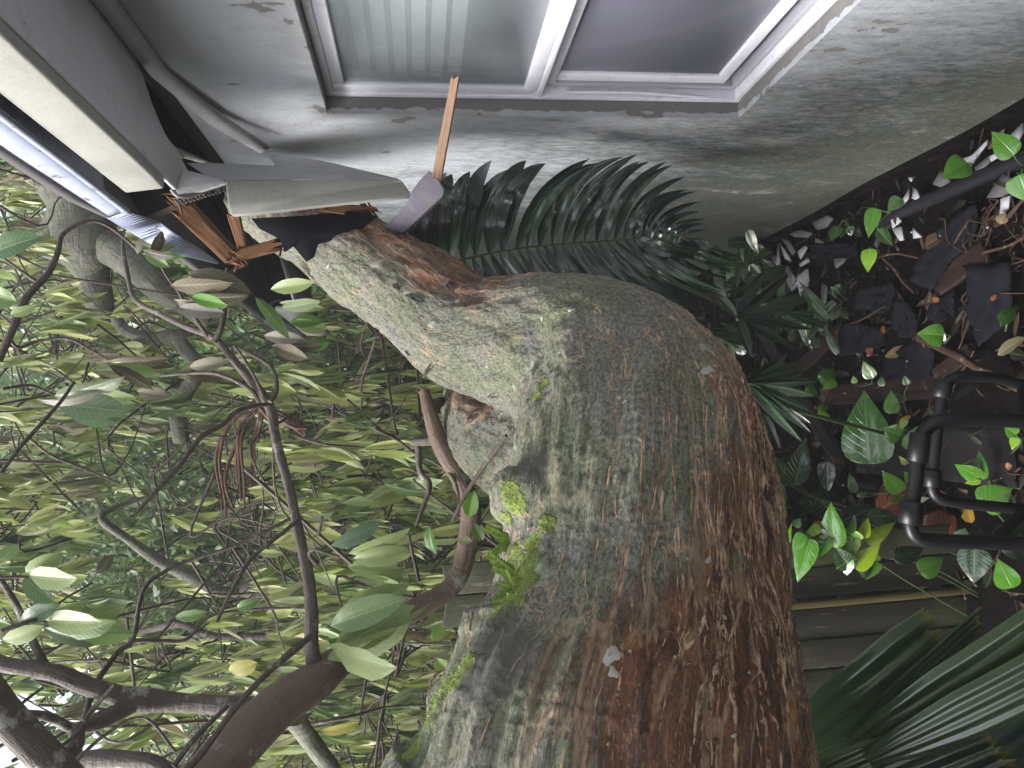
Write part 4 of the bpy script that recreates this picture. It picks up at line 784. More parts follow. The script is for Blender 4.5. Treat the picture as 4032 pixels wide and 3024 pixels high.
lclust([((225, 2200), (100, 2255), 1.4, 1.38, 90, gA, .3), ((285, 2280), (115, 2265), 1.4, 1.36, 110, gA, 0., .15), ((185, 2360), (95, 2270), 1.42, 1.38, 90, (.1, .17, .07), -.5), ((320, 2295), (200, 2280), 1.42, 1.42, 60, gB, .4), ((240, 2215), (130, 2260), 1.43, 1.43, 50, gC, .6), ((60, 2150), (0, 2210), 1.4, 1.4, 60, gB, .3)], 'leaf', '', True)
lclust([((330, 2370), (150, 2440), 1.45, 1.42, 100, gA, .2, .2), ((380, 2450), (180, 2440), 1.45, 1.4, 110, gA, -.1, .15), ((420, 2480), (240, 2480), 1.46, 1.42, 100, gB, .4), ((480, 2420), (300, 2440), 1.46, 1.44, 80, gA, .7), ((500, 2500), (320, 2500), 1.48, 1.46, 90, gB, -.3), ((370, 2560), (170, 2470), 1.48, 1.46, 70, (.07, .12, .06), .3), ((200, 2400), (85, 2440), 1.44, 1.4, 80, (.11, .18, .1), .1), ((150, 2490), (10, 2520), 1.42, 1.4, 80, gC, .4), ((350, 2400), (220, 2410), 1.45, 1.45, 80, gB, -.6)], 'leaf', 'dense pale leaf bunch hanging under the sky gap')
lclust([((120, 930), (-40, 1000), 1.4, 1.36, 110, (.09, .16, .07), .1), ((50, 1190), (-50, 1150), 1.4, 1.4, 100, gB, .2), ((60, 1100), (-40, 1070), 1.42, 1.42, 60, gC, -.4), ((130, 1210), (40, 1240), 1.45, 1.45, 50, gA, .5)], 'leaf', '', True)
lclust([((1010, 2370), (930, 2395), 1.7, 1.68, 50, (.1, .2, .04), 0.), ((800, 2420), (690, 2430), 1.68, 1.66, 56, (.12, .23, .05), .1), ((615, 2550), (480, 2560), 1.7, 1.7, 50, (.2, .24, .06), .8), ((1005, 2620), (900, 2640), 1.7, 1.68, 80, (.38, .36, .07), .3, .3, .3), ((1110, 2190), (1010, 2170), 1.8, 1.8, 40, gA, .3), ((1100, 2840), (1000, 2810), 1.72, 1.72, 50, (.4, .36, .06), .4), ((1410, 2870), (1250, 2880), 1.72, 1.7, 60, (.38, .34, .05), .4), ((440, 2190), (380, 2260), 1.7, 1.7, 50, bd, .4), ((1120, 2850), (960, 2700), 1.9, 1.9, 60, gC, .3)], 'leaf', '', True)
lclust([((1840, 2040), (1870, 1930), 1.7, 1.72, 70, (.10, .26, .01), .2, .3), ((1905, 2130), (1860, 2060), 1.75, 1.75, 50, (.12, .22, .04), -.3), ((1800, 2130), (1860, 2130), 1.75, 1.78, 40, gA, .4), ((1700, 2190), (1690, 2070), 1.8, 1.8, 70, (.06, .17, .02), .7), ((1745, 2470), (1700, 2520), 1.8, 1.8, 60, (.24, .36, .08), 0.), ((1750, 2640), (1720, 2590), 1.8, 1.8, 60, (.24, .36, .08), .2)], 'leaf', '', True)

# crown of the fallen tree: many drooping clusters filling the space beyond the fence and trunk
g = np.random.default_rng(21); crown = MB(); tw = MB(); nclu = 0
tries = 0
while nclu < 6300 and tries < 140000:
    tries += 1
    p = np.array([g.uniform(-4.4, 1.9), 2.55 + 3.6 * g.random() ** 1.25, g.uniform(-1.55, 3.0)])
    px, py, dd = proj(p)
    if p[2] < -.35 and p[0] > -.5 and p[1] < 4.4: continue            # the passage by the wall stays open
    if p[0] > .25 and p[1] < 4.9 and not (p[2] > .95 + .5 * max(0, p[0] - .45) and p[1] > 2.75 and g.random() < .7): continue
    if abs(p[0] - .3) < .35 and p[1] < 2.9: continue
    if ((p[0] / p[1] + .125) / .12) ** 2 + ((p[2] / p[1] - .325) / .115) ** 2 < 1 and g.random() < .95 and p[1] < 5.9: continue      # a window through to the hedge
    if p[2] > 1.05 + .30 * p[1] + .35 * mnoise.noise((p[0] * 1.3, p[1], 2)) and g.random() < .75: continue
    if p[0] < -1.0 - .15 * (p[1] - 2.5) and p[2] > .60 + .30 * (p[1] - 2.5) and g.random() < .93: continue          # thin upper edge: sky shows
    if mnoise.noise((p[0] * 1.6, p[1] * 1.2, p[2] * 1.6 + 4)) < -.28: continue
    cols = DEAD if g.random() < .11 else (GREEN if g.random() < .28 else PALE)
    cluster(crown, p, g.integers(5, 10), g.uniform(.11, .185), .15, cols, g, asp=.28)
    e = p + np.array([g.normal(0, .22), g.normal(0, .2), g.uniform(.0, .3)])
    if g.random() < .55: tube(tw, spline([p, (p + e) / 2 + g.normal(0, .03, 3), e, e + g.normal(0, .18, 3)], 4), np.linspace(.002, .006, 13), 4, False)
    nclu += 1
tag(crown.build('crown', M['leaf'], tree), 'mass of drooping yellow-green leaves'); tag(tw.build('twigs', M['twig'], tree))

# ------------------------------------------------------------------ trees and shrubs farther back
def back_tree(name, label, cat, x, y, zc, rad, hh, nleaf, L, cols, group, mat='small', seed=0, asp=.55, trunk_r=.06, prof='small', droop=.2, hole=-.2, more=1.5):
    nleaf = int(nleaf * (1 if seed == 20 else more)); L = L * (1 if seed in (1, 2, 3, 20) else 1.25); hole -= .12
    g = np.random.default_rng(seed); t = thing(name, label, cat, (x, y, GZ), group); m = MB(); k_ = 0
    P0 = g.normal(size=(nleaf * 3, 3)); P0 /= np.linalg.norm(P0, axis=1)[:, None]; P0 *= (g.random((nleaf * 3, 1)) ** .45); P0 *= np.array([rad, rad, hh]); P0 += (x, y, zc)
    keep = np.array([mnoise.noise((q[0] * 1.7, q[1] * 1.7, q[2] * 1.7 + seed)) > hole for q in P0]) & (P0[:, 2] > GZ + .05); P0 = P0[keep][:nleaf]; n_ = len(P0)
    d = rdir(n_, g) * .8 + DOWN * droop; Ls = L * g.uniform(.6, 1.3, n_); leaves(m, P0, d, rdir(n_, g) + (0, -.3, .8), Ls, Ls * asp, g.uniform(-.4, .6, n_), g.uniform(0, .5, n_), cols[g.integers(0, len(cols), n_)] * g.uniform(.6, 1.3, (n_, 1)), prof, (-1, 0, 1))
    m.build('crown', M[mat], t)
    m = MB(); top = np.array([x, y, zc + hh * .4]); tube(m, wob(spline([(x + g.normal(0, .1), y, GZ - .05), (x, y, (GZ + zc) / 2), top], 8), .04, seed, .6), np.linspace(trunk_r, trunk_r * .4, 17), 9)
    for q in range(9):
        s0 = np.array([x, y, g.uniform(min(zc - hh * .6, GZ + 1.0), zc + .2 * hh)]); e0 = s0 + np.array([g.normal(0, rad * .55), g.normal(0, rad * .4), g.uniform(.2, .7) * hh]); tube(m, wob(spline([s0, (s0 + e0) / 2 + (0, 0, .08), e0], 5), .03, seed + q, 1.), np.linspace(trunk_r * .45, .006, 11), 6)
    m.build('trunk', M['twig'], t); return t
back_tree('broadleaf_tree', 'unseen leafy tree added behind the photographer to shade the ground', 'tree', .55, -3.0, .9, 2.2, 2.5, 3600, .26, PALE * .4, None, seed=20, trunk_r=.12, mat='leaf', hole=-.6)  # out of frame, added to keep sky light off the passage ground
back_tree('shrub', 'unseen leafy shrub added beside the photographer to block low sky light', 'shrub', -2.7, .3, -.3, 1.0, 1.25, 1800, .2, PALE * .4, None, seed=20, trunk_r=.05, mat='leaf', hole=-.6)  # out of frame, added to darken the fence and ground from the left
SG = np.array([[.10, .20, .05], [.13, .25, .06], [.08, .16, .05], [.19, .30, .08], [.28, .36, .10]]); DG = np.array([[.09, .17, .06], [.13, .22, .08], [.18, .28, .10]])
back_tree('shrub', 'dense small-leaved shrub seen through the gap in the fallen crown', 'shrub', -1.0, 6.7, 1.5, 1.6, 1.9, 12000, .075, SG * .62, None, seed=1, hole=-.35)
back_tree('shrub', 'small-leaved shrub with reddish stems just left of the palm-like ringed limb', 'shrub', .3, 7.4, .4, 1.3, 2.0, 6000, .09, SG, None, seed=2, hole=-.35)
back_tree('shrub', 'darker shrub behind the long brown branch under the sky gap', 'shrub', -3.1, 7.3, .3, 1.5, 1.9, 6500, .09, DG, None, seed=3, hole=-.35)
back_tree('broadleaf_tree', 'tall airy tree behind the metal drip edge', 'tree', .9, 9.5, 2.4, 1.9, 2.7, 6500, .12, SG, None, seed=4, trunk_r=.1)
back_tree('broadleaf_tree', 'tall dark tree at the back beyond the gap in the crown', 'tree', -1.8, 10.5, 2.3, 2.4, 2.6, 7500, .13, DG, None, seed=5, trunk_r=.12)
back_tree('broadleaf_tree', 'open-crowned tree at the back whose leaves break up the bright sky', 'tree', -4.6, 9.0, 1.4, 2.1, 2.2, 5200, .14, PALE * .7, None, seed=6, trunk_r=.1, hole=-.05)
back_tree('broadleaf_tree', 'big shaded tree filling the far end of the passage', 'tree', 3.0, 9.0, 1.0, 2.2, 2.8, 6000, .14, DG, None, seed=7, trunk_r=.12, hole=-.4)
back_tree('broadleaf_tree', 'low leafy tree at the back right by the lower corner of the thicket', 'tree', -6.6, 6.8, .2, 2.2, 1.9, 6500, .14, PALE * .8, None, seed=8, trunk_r=.09, mat='leaf', prof='small', asp=.4, droop=1.)
back_tree('broadleaf_tree', 'tall pale-leaved tree rising to the top of the picture behind the thicket', 'tree', -.6, 11.5, 4.2, 2.2, 2.6, 7000, .15, SG, None, seed=9, trunk_r=.12, hole=-.3)
back_tree('broadleaf_tree', 'second pale-leaved tree right of the tallest one at the back', 'tree', 2.2, 12.0, 3.6, 2.2, 2.6, 6000, .15, SG, None, seed=10, trunk_r=.12, hole=-.3)

# ------------------------------------------------------------------ fence
fence = thing('paling_fence', 'weathered dark timber paling fence standing behind the trunk', 'fence', (-1.2, 2.22, GZ)); g = np.random.default_rng(9)
x = -.395
for k_ in range(21):
    yel = (k_ == 2); wd = .020 if yel else g.uniform(.070, .088); y0 = 2.205 - (.018 if yel else 0) + g.uniform(-.005, .005); top = -.055 + g.uniform(-.035, .015) - (.08 if yel else 0)
    m = MB(); n_ = 9; zz = np.linspace(GZ - .05, top, n_); lean = .033 * (0 - zz); wv = .003 * np.sin(zz * 3 + k_)
    L0 = np.stack([x - wd + lean * .6 + wv, np.full(n_, y0), zz], -1); L1 = L0 + (wd, 0, 0); L1[-1, 2] += g.uniform(-.02, .02)
    strip(m, L0, L1, .018, (0, 1, 0)); ob = m.build('paling', M['fence_y' if yel else 'fence'], fence, smooth=False); bevel(ob, .003)
    x -= wd + g.uniform(.003, .010)
for z in (-.35, -1.3):
    m = MB(); bx_(m, (-2.2, 2.229, z - .04), (-.40, 2.27, z + .04)); m.build('rail', M['fence'], fence, smooth=False)

# ------------------------------------------------------------------ palms
def frond():
    t = thing('palm_frond', 'long dark feather palm frond standing between the limb and the stained wall', 'palm frond', P(1640, 1055, 2.1)); g = np.random.default_rng(12)
    rp = [(1560, 1075, 2.02), (1700, 1047, 2.06), (1850, 1015, 2.1), (2000, 985, 2.15), (2200, 962, 2.2), (2400, 948, 2.26), (2600, 938, 2.32), (2790, 930, 2.38)]
    R3 = spline([P(*a) for a in rp], 10); m = MB(); tube(m, R3, np.linspace(.0055, .0015, len(R3)), 8); m.build('rachis', M['palmstem'], t)
    Rpx = spline(rp, 10)
    def at(xp): return np.array([xp, np.interp(xp, Rpx[:, 0], Rpx[:, 1])]), np.interp(xp, Rpx[:, 0], Rpx[:, 2])
    ups = [(1640, 1650, 780, 80), (1664, 1720, 740, 80), (1699, 1775, 640, 80), (1750, 1810, 700, 84), (1807, 1900, 620, 96), (1867, 1990, 640, 100), (1930, 2090, 606, 104), (1990, 2160, 640, 86), (2053, 2385, 604, 66), (2101, 2300, 660, 62), (2164, 2440, 618, 62), (2215, 2494, 600, 60), (2259, 2450, 680, 56), (2316, 2556, 610, 54), (2367, 2590, 622, 50), (2405, 2642, 636, 46), (2449, 2682, 672, 44), (2494, 2716, 710, 42), (2538, 2740, 758, 38), (2576, 2755, 795, 34), (2608, 2768, 840, 30), (2640, 2776, 868, 26), (2660, 2780, 890, 22), (2680, 2782, 915, 18)]
    m = MB()
    def leaflet(xp, tx, ty, wpx, dt, bow):
        b0, db = at(xp); q = np.linspace(0, 1, 13); c1 = np.array([b0[0] + (tx - b0[0]) * (.30 - bow), b0[1] + (ty - b0[1]) * (.62 + bow)])
        pix = ((1 - q) ** 2)[:, None] * b0 + (2 * q * (1 - q))[:, None] * c1 + (q ** 2)[:, None] * np.array([tx, ty]); dep = db + dt * q ** 1.5 - .05 * np.sin(q * 3.14)
        ctr = np.array([P(x_, y_, d_) for (x_, y_), d_ in zip(pix, dep)]); tg = np.gradient(ctr, axis=0); tg /= np.linalg.norm(tg, axis=1)[:, None]
        nr = -F_ + U_ * g.normal(.1, .35) + R_ * g.normal(0, .3); sd = np.cross(tg, nr); sd /= np.linalg.norm(sd, axis=1)[:, None]; up = np.cross(sd, tg)
        wv = np.interp(q, [0, .05, .2, .5, .8, .95, 1], [.14, .42, .9, 1, .62, .22, .03]) * wpx / FPX * db * .5; S = np.array([-1, -.5, 0, .5, 1]); fo = g.uniform(.15, .5)
        v = ctr[:, None] + sd[:, None] * (wv[:, None] * S)[..., None] * math.cos(fo) + up[:, None] * (wv[:, None] * np.abs(S) * math.sin(fo))[..., None]
        luv = np.zeros((13, 5, 3)); luv[..., 0] = q[:, None]; luv[..., 1] = S; i, j = np.meshgrid(np.arange(12), np.arange(4), indexing='ij'); f = (i * 5 + j).ravel()
        cc = np.tile(np.array([.014, .034, .020]) * g.uniform(.6, 1.5), (65, 1)); tp = np.clip((luv[..., 0].ravel() - .94) / .06, 0, 1)[:, None] * (g.random() < .5); cc = cc * (1 - tp) + np.array([.10, .07, .03]) * tp
        m.add(v.reshape(-1, 3), np.stack([f, f + 1, f + 6, f + 5], -1), col=cc, luv=luv.reshape(-1, 3))
    ux = np.array(ups, float)
    for k_ in range(28):
        u_ = k_ / 27 * (len(ups) - 1); xp, tx, ty, wp = [np.interp(u_, np.arange(len(ups)), ux[:, c_]) for c_ in range(4)]
        leaflet(xp, tx + g.normal(0, 22) * (1 - k_ / 32), ty + abs(g.normal(0, 16)), wp * .92, g.uniform(-.06, .16), g.uniform(.06, .22))
    for k_, xp in enumerate(np.linspace(1720, 2740, 30)):
        ln = np.interp(k_, [0, 5, 18, 29], [120, 330, 560, 190]); an = np.interp(k_, [0, 29], [.95, .42]) + g.normal(0, .04); b0, _ = at(xp)
        leaflet(xp, b0[0] + ln * math.cos(an), b0[1] + ln * math.sin(an), np.interp(k_, [0, 15, 29], [44, 42, 20]), g.uniform(-.05, .10), g.uniform(-.06, .05))
    for xp, tx, ty in ((2500, 2775, 1010), (2600, 2770, 985)): leaflet(xp, tx, ty, 60, .0, 0)
    m.build('leaflets', M['palm'], t); return t
k = NT('palm_stem'); M['palmstem'] = k.fin((.035, .06, .018), .4)
frond()
def fan(name, label, base, d0, tips, mat, wpx, col, prof='blade', cat='palm', stem=None, seed=0, fold=.5):
    g = np.random.default_rng(seed); t = thing(name, label, cat, P(*base, d0)); m = MB()
    for tx, ty, dt in tips: bigleaf(m, (tx, ty), base, d0, dt, wpx * g.uniform(.85, 1.1), np.array([col]) * g.uniform(.8, 1.25), g.normal(0, .3), .15, fold, prof, 0., .0)
    m.build('blades', M[mat], t)
    if stem:
        m = MB(); tube(m, spline([P(*base, d0)] + [np.array(q) for q in stem], 6), .006, 7); m.build('stem', M['palmstem'], t)
    return t
fan('fan_palm', 'small dark fan palm leaf poking out from under the trunk', (2940, 1512), 2.02, [(3110, 1390, 2.1), (3170, 1420, 2.1), (3190, 1455, 2.05), (3215, 1500, 2.0), (3200, 1560, 1.98), (3180, 1610, 1.95), (3178, 1660, 1.92), (3180, 1690, 1.9), (3140, 1730, 1.9), (3080, 1755, 1.92)], 'palm', 46, (.018, .05, .018), stem=[(P(2860, 1540, 2.05)), (-.1, 2.5, GZ)], seed=2)
fan('fan_palm', 'dark young palm half hidden in the shade at the foot of the wall', (2900, 1250), 2.7, [(3120, 1080, 2.8), (3180, 1180, 2.7), (3200, 1290, 2.7), (3130, 1370, 2.7), (3020, 1050, 2.8), (2960, 1400, 2.65), (2780, 1120, 2.8)], 'palm', 50, (.012, .03, .014), stem=[(P(2930, 1260, 2.75)), (*RZ(3100, 1250, GZ),)], seed=3)

# big pleated fishtail palm leaves in the lower corner, each lobe with a bitten end
def pleated(name, label, blades, seed, d0=1.25):
    g = np.random.default_rng(seed); t = thing(name, label, 'palm', P(*blades[0][0][:2], blades[0][0][2]))
    for b0, b1, wpx, col, sag in blades:
        A, B = P(*b0), P(*b1); d = B - A; L = np.linalg.norm(d); t_ = nrm(d); s = nrm(np.cross(t_, -F_)); n_ = np.cross(s, t_); W = wpx / FPX * (b0[2] + b1[2]) / 2
        K, G = 20, 49; v = np.zeros((K, G, 3)); luv = np.zeros((K, G, 3)); bite = np.abs(np.array([mnoise.noise((q * .22, seed * 3.1, 1)) for q in range(G)])) * .16 + .10 * np.linspace(0, 1, G) * (1 if seed % 2 else -1) + g.uniform(-.012, .012, G)
        for i, u in enumerate(np.linspace(0, 1, K)):
            wv = W * np.interp(u, [0, .15, .4, .8, 1], [.30, .62, .92, 1., .9])
            for j, q in enumerate(np.linspace(-.5, .5, G)):
                ln = u * L * (1 - bite[j] * u ** 2)
                v[i, j] = A + t_ * ln + s * (q * wv) + n_ * (.5 * (1 - math.cos((q + .5) * 4 * 6.283)) * wv * .035 - sag * W * (q * 2) ** 2 * .5 + sag * L * .25 * math.sin(u * 2.6))
                luv[i, j] = (u, q * 2, 0)
        i, j = np.meshgrid(np.arange(K - 1), np.arange(G - 1), indexing='ij'); q = (i * G + j).ravel(); mm = MB(); luv[..., 1] = .5
        cc = np.tile(np.array(col, float), (K * G, 1)); tipc = np.clip((luv[..., 0].ravel() - .965) / .03, 0, 1)[:, None] * .6; cc = cc * (1 - tipc) + np.array([.25, .22, .03]) * tipc
        mm.add(v.reshape(-1, 3), np.stack([q, q + 1, q + G + 1, q + G], -1), col=cc, luv=luv.reshape(-1, 3)); mm.build('blade', M['pleat'], t)
    return t
dg1, dg2 = (.045, .085, .040), (.065, .11, .052)
pleated('fishtail_palm', 'large glossy pleated palm leaf with bitten lobe ends in front of the fence', [((3080, 3010, 1.30), (3770, 2500, 1.22), 350, dg1, .10), ((3330, 2900, 1.24), (3900, 2400, 1.18), 90, dg1, .06), ((3360, 2960, 1.18), (4330, 2360, 1.08), 270, dg2, .12), ((3420, 3000, 1.14), (4400, 2500, 1.05), 230, (.07, .115, .058), .1), ((3640, 2880, 1.2), (4100, 2620, 1.15), 80, dg1, .0)], 1)
pleated('fishtail_palm', 'lower pleated palm leaf with a ragged yellowed tip at the picture edge', [((3000, 3170, 1.2), (3710, 2860, 1.16), 170, dg2, .12), ((3500, 3000, 1.25), (3850, 2805, 1.22), 70, dg1, .04), ((3200, 3200, 1.35), (3900, 2930, 1.3), 260, (.012, .03, .02), .1), ((3500, 3200, 1.4), (4300, 2700, 1.4), 300, (.014, .032, .02), .1)], 2)

# ------------------------------------------------------------------ pothos and other leafy ground plants
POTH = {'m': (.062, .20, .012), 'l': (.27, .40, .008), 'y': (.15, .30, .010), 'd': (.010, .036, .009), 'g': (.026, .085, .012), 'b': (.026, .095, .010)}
def ground_d(px, py, z=-1.56, dmax=2.10):
    h = RZ(px, py, z); d = h @ F_; q = P(px, py, d)
    if q[0] < -.36 and q[1] > 2.12: d = (2.12 / ray(px, py)[1])
    if q[0] > WX - .02: d = (WX - .03) / ray(px, py)[0]
    return d
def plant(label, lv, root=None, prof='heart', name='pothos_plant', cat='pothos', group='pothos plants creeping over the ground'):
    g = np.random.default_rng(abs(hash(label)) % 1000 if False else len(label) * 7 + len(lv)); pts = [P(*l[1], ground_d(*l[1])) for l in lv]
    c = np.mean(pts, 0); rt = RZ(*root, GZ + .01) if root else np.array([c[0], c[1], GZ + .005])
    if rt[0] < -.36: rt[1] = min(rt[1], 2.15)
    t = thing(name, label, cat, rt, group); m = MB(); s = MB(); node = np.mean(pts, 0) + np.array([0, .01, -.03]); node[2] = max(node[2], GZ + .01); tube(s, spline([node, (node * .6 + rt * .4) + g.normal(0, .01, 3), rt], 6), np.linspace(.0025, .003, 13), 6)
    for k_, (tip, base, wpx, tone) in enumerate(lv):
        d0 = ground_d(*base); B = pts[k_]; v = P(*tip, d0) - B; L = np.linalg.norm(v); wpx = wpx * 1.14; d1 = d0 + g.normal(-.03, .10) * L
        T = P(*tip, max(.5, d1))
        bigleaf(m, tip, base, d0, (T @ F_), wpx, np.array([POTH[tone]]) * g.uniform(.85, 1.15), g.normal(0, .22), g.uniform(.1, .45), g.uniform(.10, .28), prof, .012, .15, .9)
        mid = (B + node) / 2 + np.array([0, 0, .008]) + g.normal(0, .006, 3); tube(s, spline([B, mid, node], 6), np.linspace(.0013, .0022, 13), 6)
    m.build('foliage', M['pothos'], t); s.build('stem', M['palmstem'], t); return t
plant('pothos clump with bright lime and green leaves growing at the foot of the fence', [((3270, 1983), (3285, 2156), 86, 'm'), ((3523, 2040), (3415, 2140), 56, 'l'), ((3468, 2141), (3367, 2238), 62, 'l'), ((3295, 2238), (3371, 2112), 58, 'y'), ((3137, 2292), (3190, 2120), 80, 'm'), ((3165, 2125), (3228, 2072), 36, 'y'), ((3418, 2040), (3397, 2118), 42, 'l'), ((3340, 2082), (3384, 2128), 46, 'y'), ((3290, 2160), (3350, 2240), 80, 'd'), ((3440, 2230), (3380, 2250), 60, 'd'), ((3200, 2200), (3260, 2110), 64, 'm'), ((3240, 2070), (3300, 2060), 50, 'm'), ((3360, 2010), (3330, 2100), 54, 'm'), ((3330, 2270), (3330, 2190), 60, 'm'), ((3120, 2180), (3160, 2100), 46, 'm'), ((3470, 2210), (3420, 2190), 50, 'y'), ((3410, 2280), (3450, 2210), 56, 'm')], (3400, 2290))
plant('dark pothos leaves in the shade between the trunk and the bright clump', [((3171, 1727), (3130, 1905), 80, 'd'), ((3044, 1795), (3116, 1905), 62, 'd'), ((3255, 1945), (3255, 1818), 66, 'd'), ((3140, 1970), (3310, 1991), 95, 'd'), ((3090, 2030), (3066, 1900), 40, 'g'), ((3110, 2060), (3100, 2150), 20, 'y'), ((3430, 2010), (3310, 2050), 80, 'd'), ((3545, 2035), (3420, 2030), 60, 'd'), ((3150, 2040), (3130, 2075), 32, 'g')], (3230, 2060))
plant('pothos runner with a few small leaves between the bright clump and the black frame', [((3342, 1865), (3367, 1940), 34, 'g'), ((3420, 1920), (3380, 1960), 26, 'g'), ((3474, 1863), (3548, 1938), 66, 'm'), ((3560, 1950), (3510, 1975), 26, 'y'), ((3560, 1860), (3600, 1900), 40, 'm')], (3480, 1960))
plant('glossy philodendron with one very large leaf held over the debris', [((3396, 1545), (3424, 1826), 176, 'b')], (3440, 1850), name='philodendron', cat='philodendron', group=None)
plant('pothos with a shiny leaf beside the large philodendron leaf', [((3480, 1690), (3548, 1716), 76, 'm'), ((3610, 1676), (3574, 1770), 54, 'm'), ((3545, 1690), (3566, 1650), 26, 'y')], (3560, 1790))
plant('small upright pothos between the reddish board and the big philodendron leaf', [((3505, 1535), (3512, 1628), 52, 'm'), ((3560, 1480), (3575, 1515), 28, 'g')], (3520, 1600))
plant('pothos sprig beside the square of roofing felt', [((3396, 1425), (3434, 1490), 48, 'm'), ((3470, 1480), (3470, 1520), 28, 'g'), ((3360, 1480), (3366, 1510), 22, 'y')], (3440, 1520))
plant('pothos with a round pale leaf lying on the roofing felt', [((3620, 1312), (3716, 1322), 80, 'm')], (3720, 1340))
plant('pothos pair near the tip of the fan palm leaf', [((3285, 1442), (3240, 1508), 62, 'm'), ((3240, 1530), (3290, 1500), 36, 'y'), ((3225, 1480), (3250, 1515), 20, 'g')], (3270, 1540))
plant('small yellow-green pothos under the fan palm leaf', [((3166, 1548), (3212, 1532), 48, 'm'), ((3270, 1602), (3222, 1612), 26, 'y'), ((3270, 1640), (3218, 1628), 30, 'y')], (3240, 1600))
plant('pothos with three upright leaves inside the black frame', [((3765, 1838), (3863, 1884), 60, 'm'), ((3852, 1775), (3866, 1888), 46, 'm'), ((3800, 1905), (3862, 1890), 28, 'y')], (3900, 1940))
plant('pothos with one big round leaf on the right leg of the black frame', [((3985, 1922), (3860, 1988), 112, 'm')], (3960, 2060))
plant('pothos leaf under the lower bar of the black frame', [((3718, 2196), (3622, 2254), 74, 'm')], (3660, 2290))
plant('dark pointed leaf hanging from the black frame with a green one beside it', [((3832, 2296), (3838, 2160), 112, 'd'), ((3933, 2211), (3980, 2316), 82, 'm')], (3860, 2180))
plant('wet dark pothos leaf at the joint of the black frame', [((4060, 2085), (3936, 2160), 124, 'd'), ((3800, 2080), (3780, 2130), 60, 'g')], (3990, 2160))
plant('shaded pothos leaf between the lime clump and the black frame', [((3650, 2150), (3520, 2202), 62, 'd')], (3530, 2240))
plant('small pothos at the far right above the frame leg', [((3960, 1680), (4000, 1712), 46, 'm'), ((3985, 1770), (4000, 1720), 34, 'y'), ((4010, 1740), (3990, 1730), 24, 'y')], (3900, 1860))
plant('pothos leaf lying beside the fallen twigs at the right edge', [((4022, 1195), (3938, 1268), 50, 'g')], (3960, 1300))
plant('pothos with a large leaf against the wall base at the right edge', [((3909, 520), (3992, 612), 84, 'm'), ((4050, 795), (4010, 690), 96, 'm')], (4000, 640))
plant('round pothos leaf above the black pipe', [((3716, 694), (3806, 640), 98, 'm')], (3800, 690))
plant('pothos leaf among the white shards in the middle of the wall base', [((3495, 830), (3545, 778), 52, 'g'), ((3417, 932), (3444, 818), 56, 'm'), ((3520, 970), (3455, 905), 46, 'g')], (3490, 900))
plant('small pothos leaf left of the long white shard', [((3270, 948), (3304, 892), 50, 'g'), ((3350, 930), (3345, 890), 30, 'd')], (3310, 930))
plant('variegated pothos leaf with a long stalk above the felt', [((3413, 1069), (3424, 980), 54, 'y')], (3390, 960))
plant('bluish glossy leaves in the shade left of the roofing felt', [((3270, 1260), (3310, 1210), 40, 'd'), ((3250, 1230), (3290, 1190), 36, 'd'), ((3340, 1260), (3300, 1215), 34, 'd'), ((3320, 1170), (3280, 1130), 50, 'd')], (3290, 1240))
g = np.random.default_rng(31)
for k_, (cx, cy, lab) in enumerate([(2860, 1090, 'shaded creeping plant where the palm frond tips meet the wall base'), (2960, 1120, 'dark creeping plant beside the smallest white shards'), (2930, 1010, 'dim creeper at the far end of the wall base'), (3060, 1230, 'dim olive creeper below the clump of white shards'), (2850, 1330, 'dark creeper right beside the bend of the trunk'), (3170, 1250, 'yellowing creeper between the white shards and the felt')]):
    plant(lab, [((cx + g.normal(0, 60) + 20, cy + g.normal(0, 60)), (cx + g.normal(0, 60), cy + g.normal(0, 60)), g.uniform(24, 40), g.choice(['d', 'd', 'g', 'd'])) for _ in range(16)], (cx + 40, cy), name='creeper', cat='creeper', group='shaded creepers at the far end of the passage')

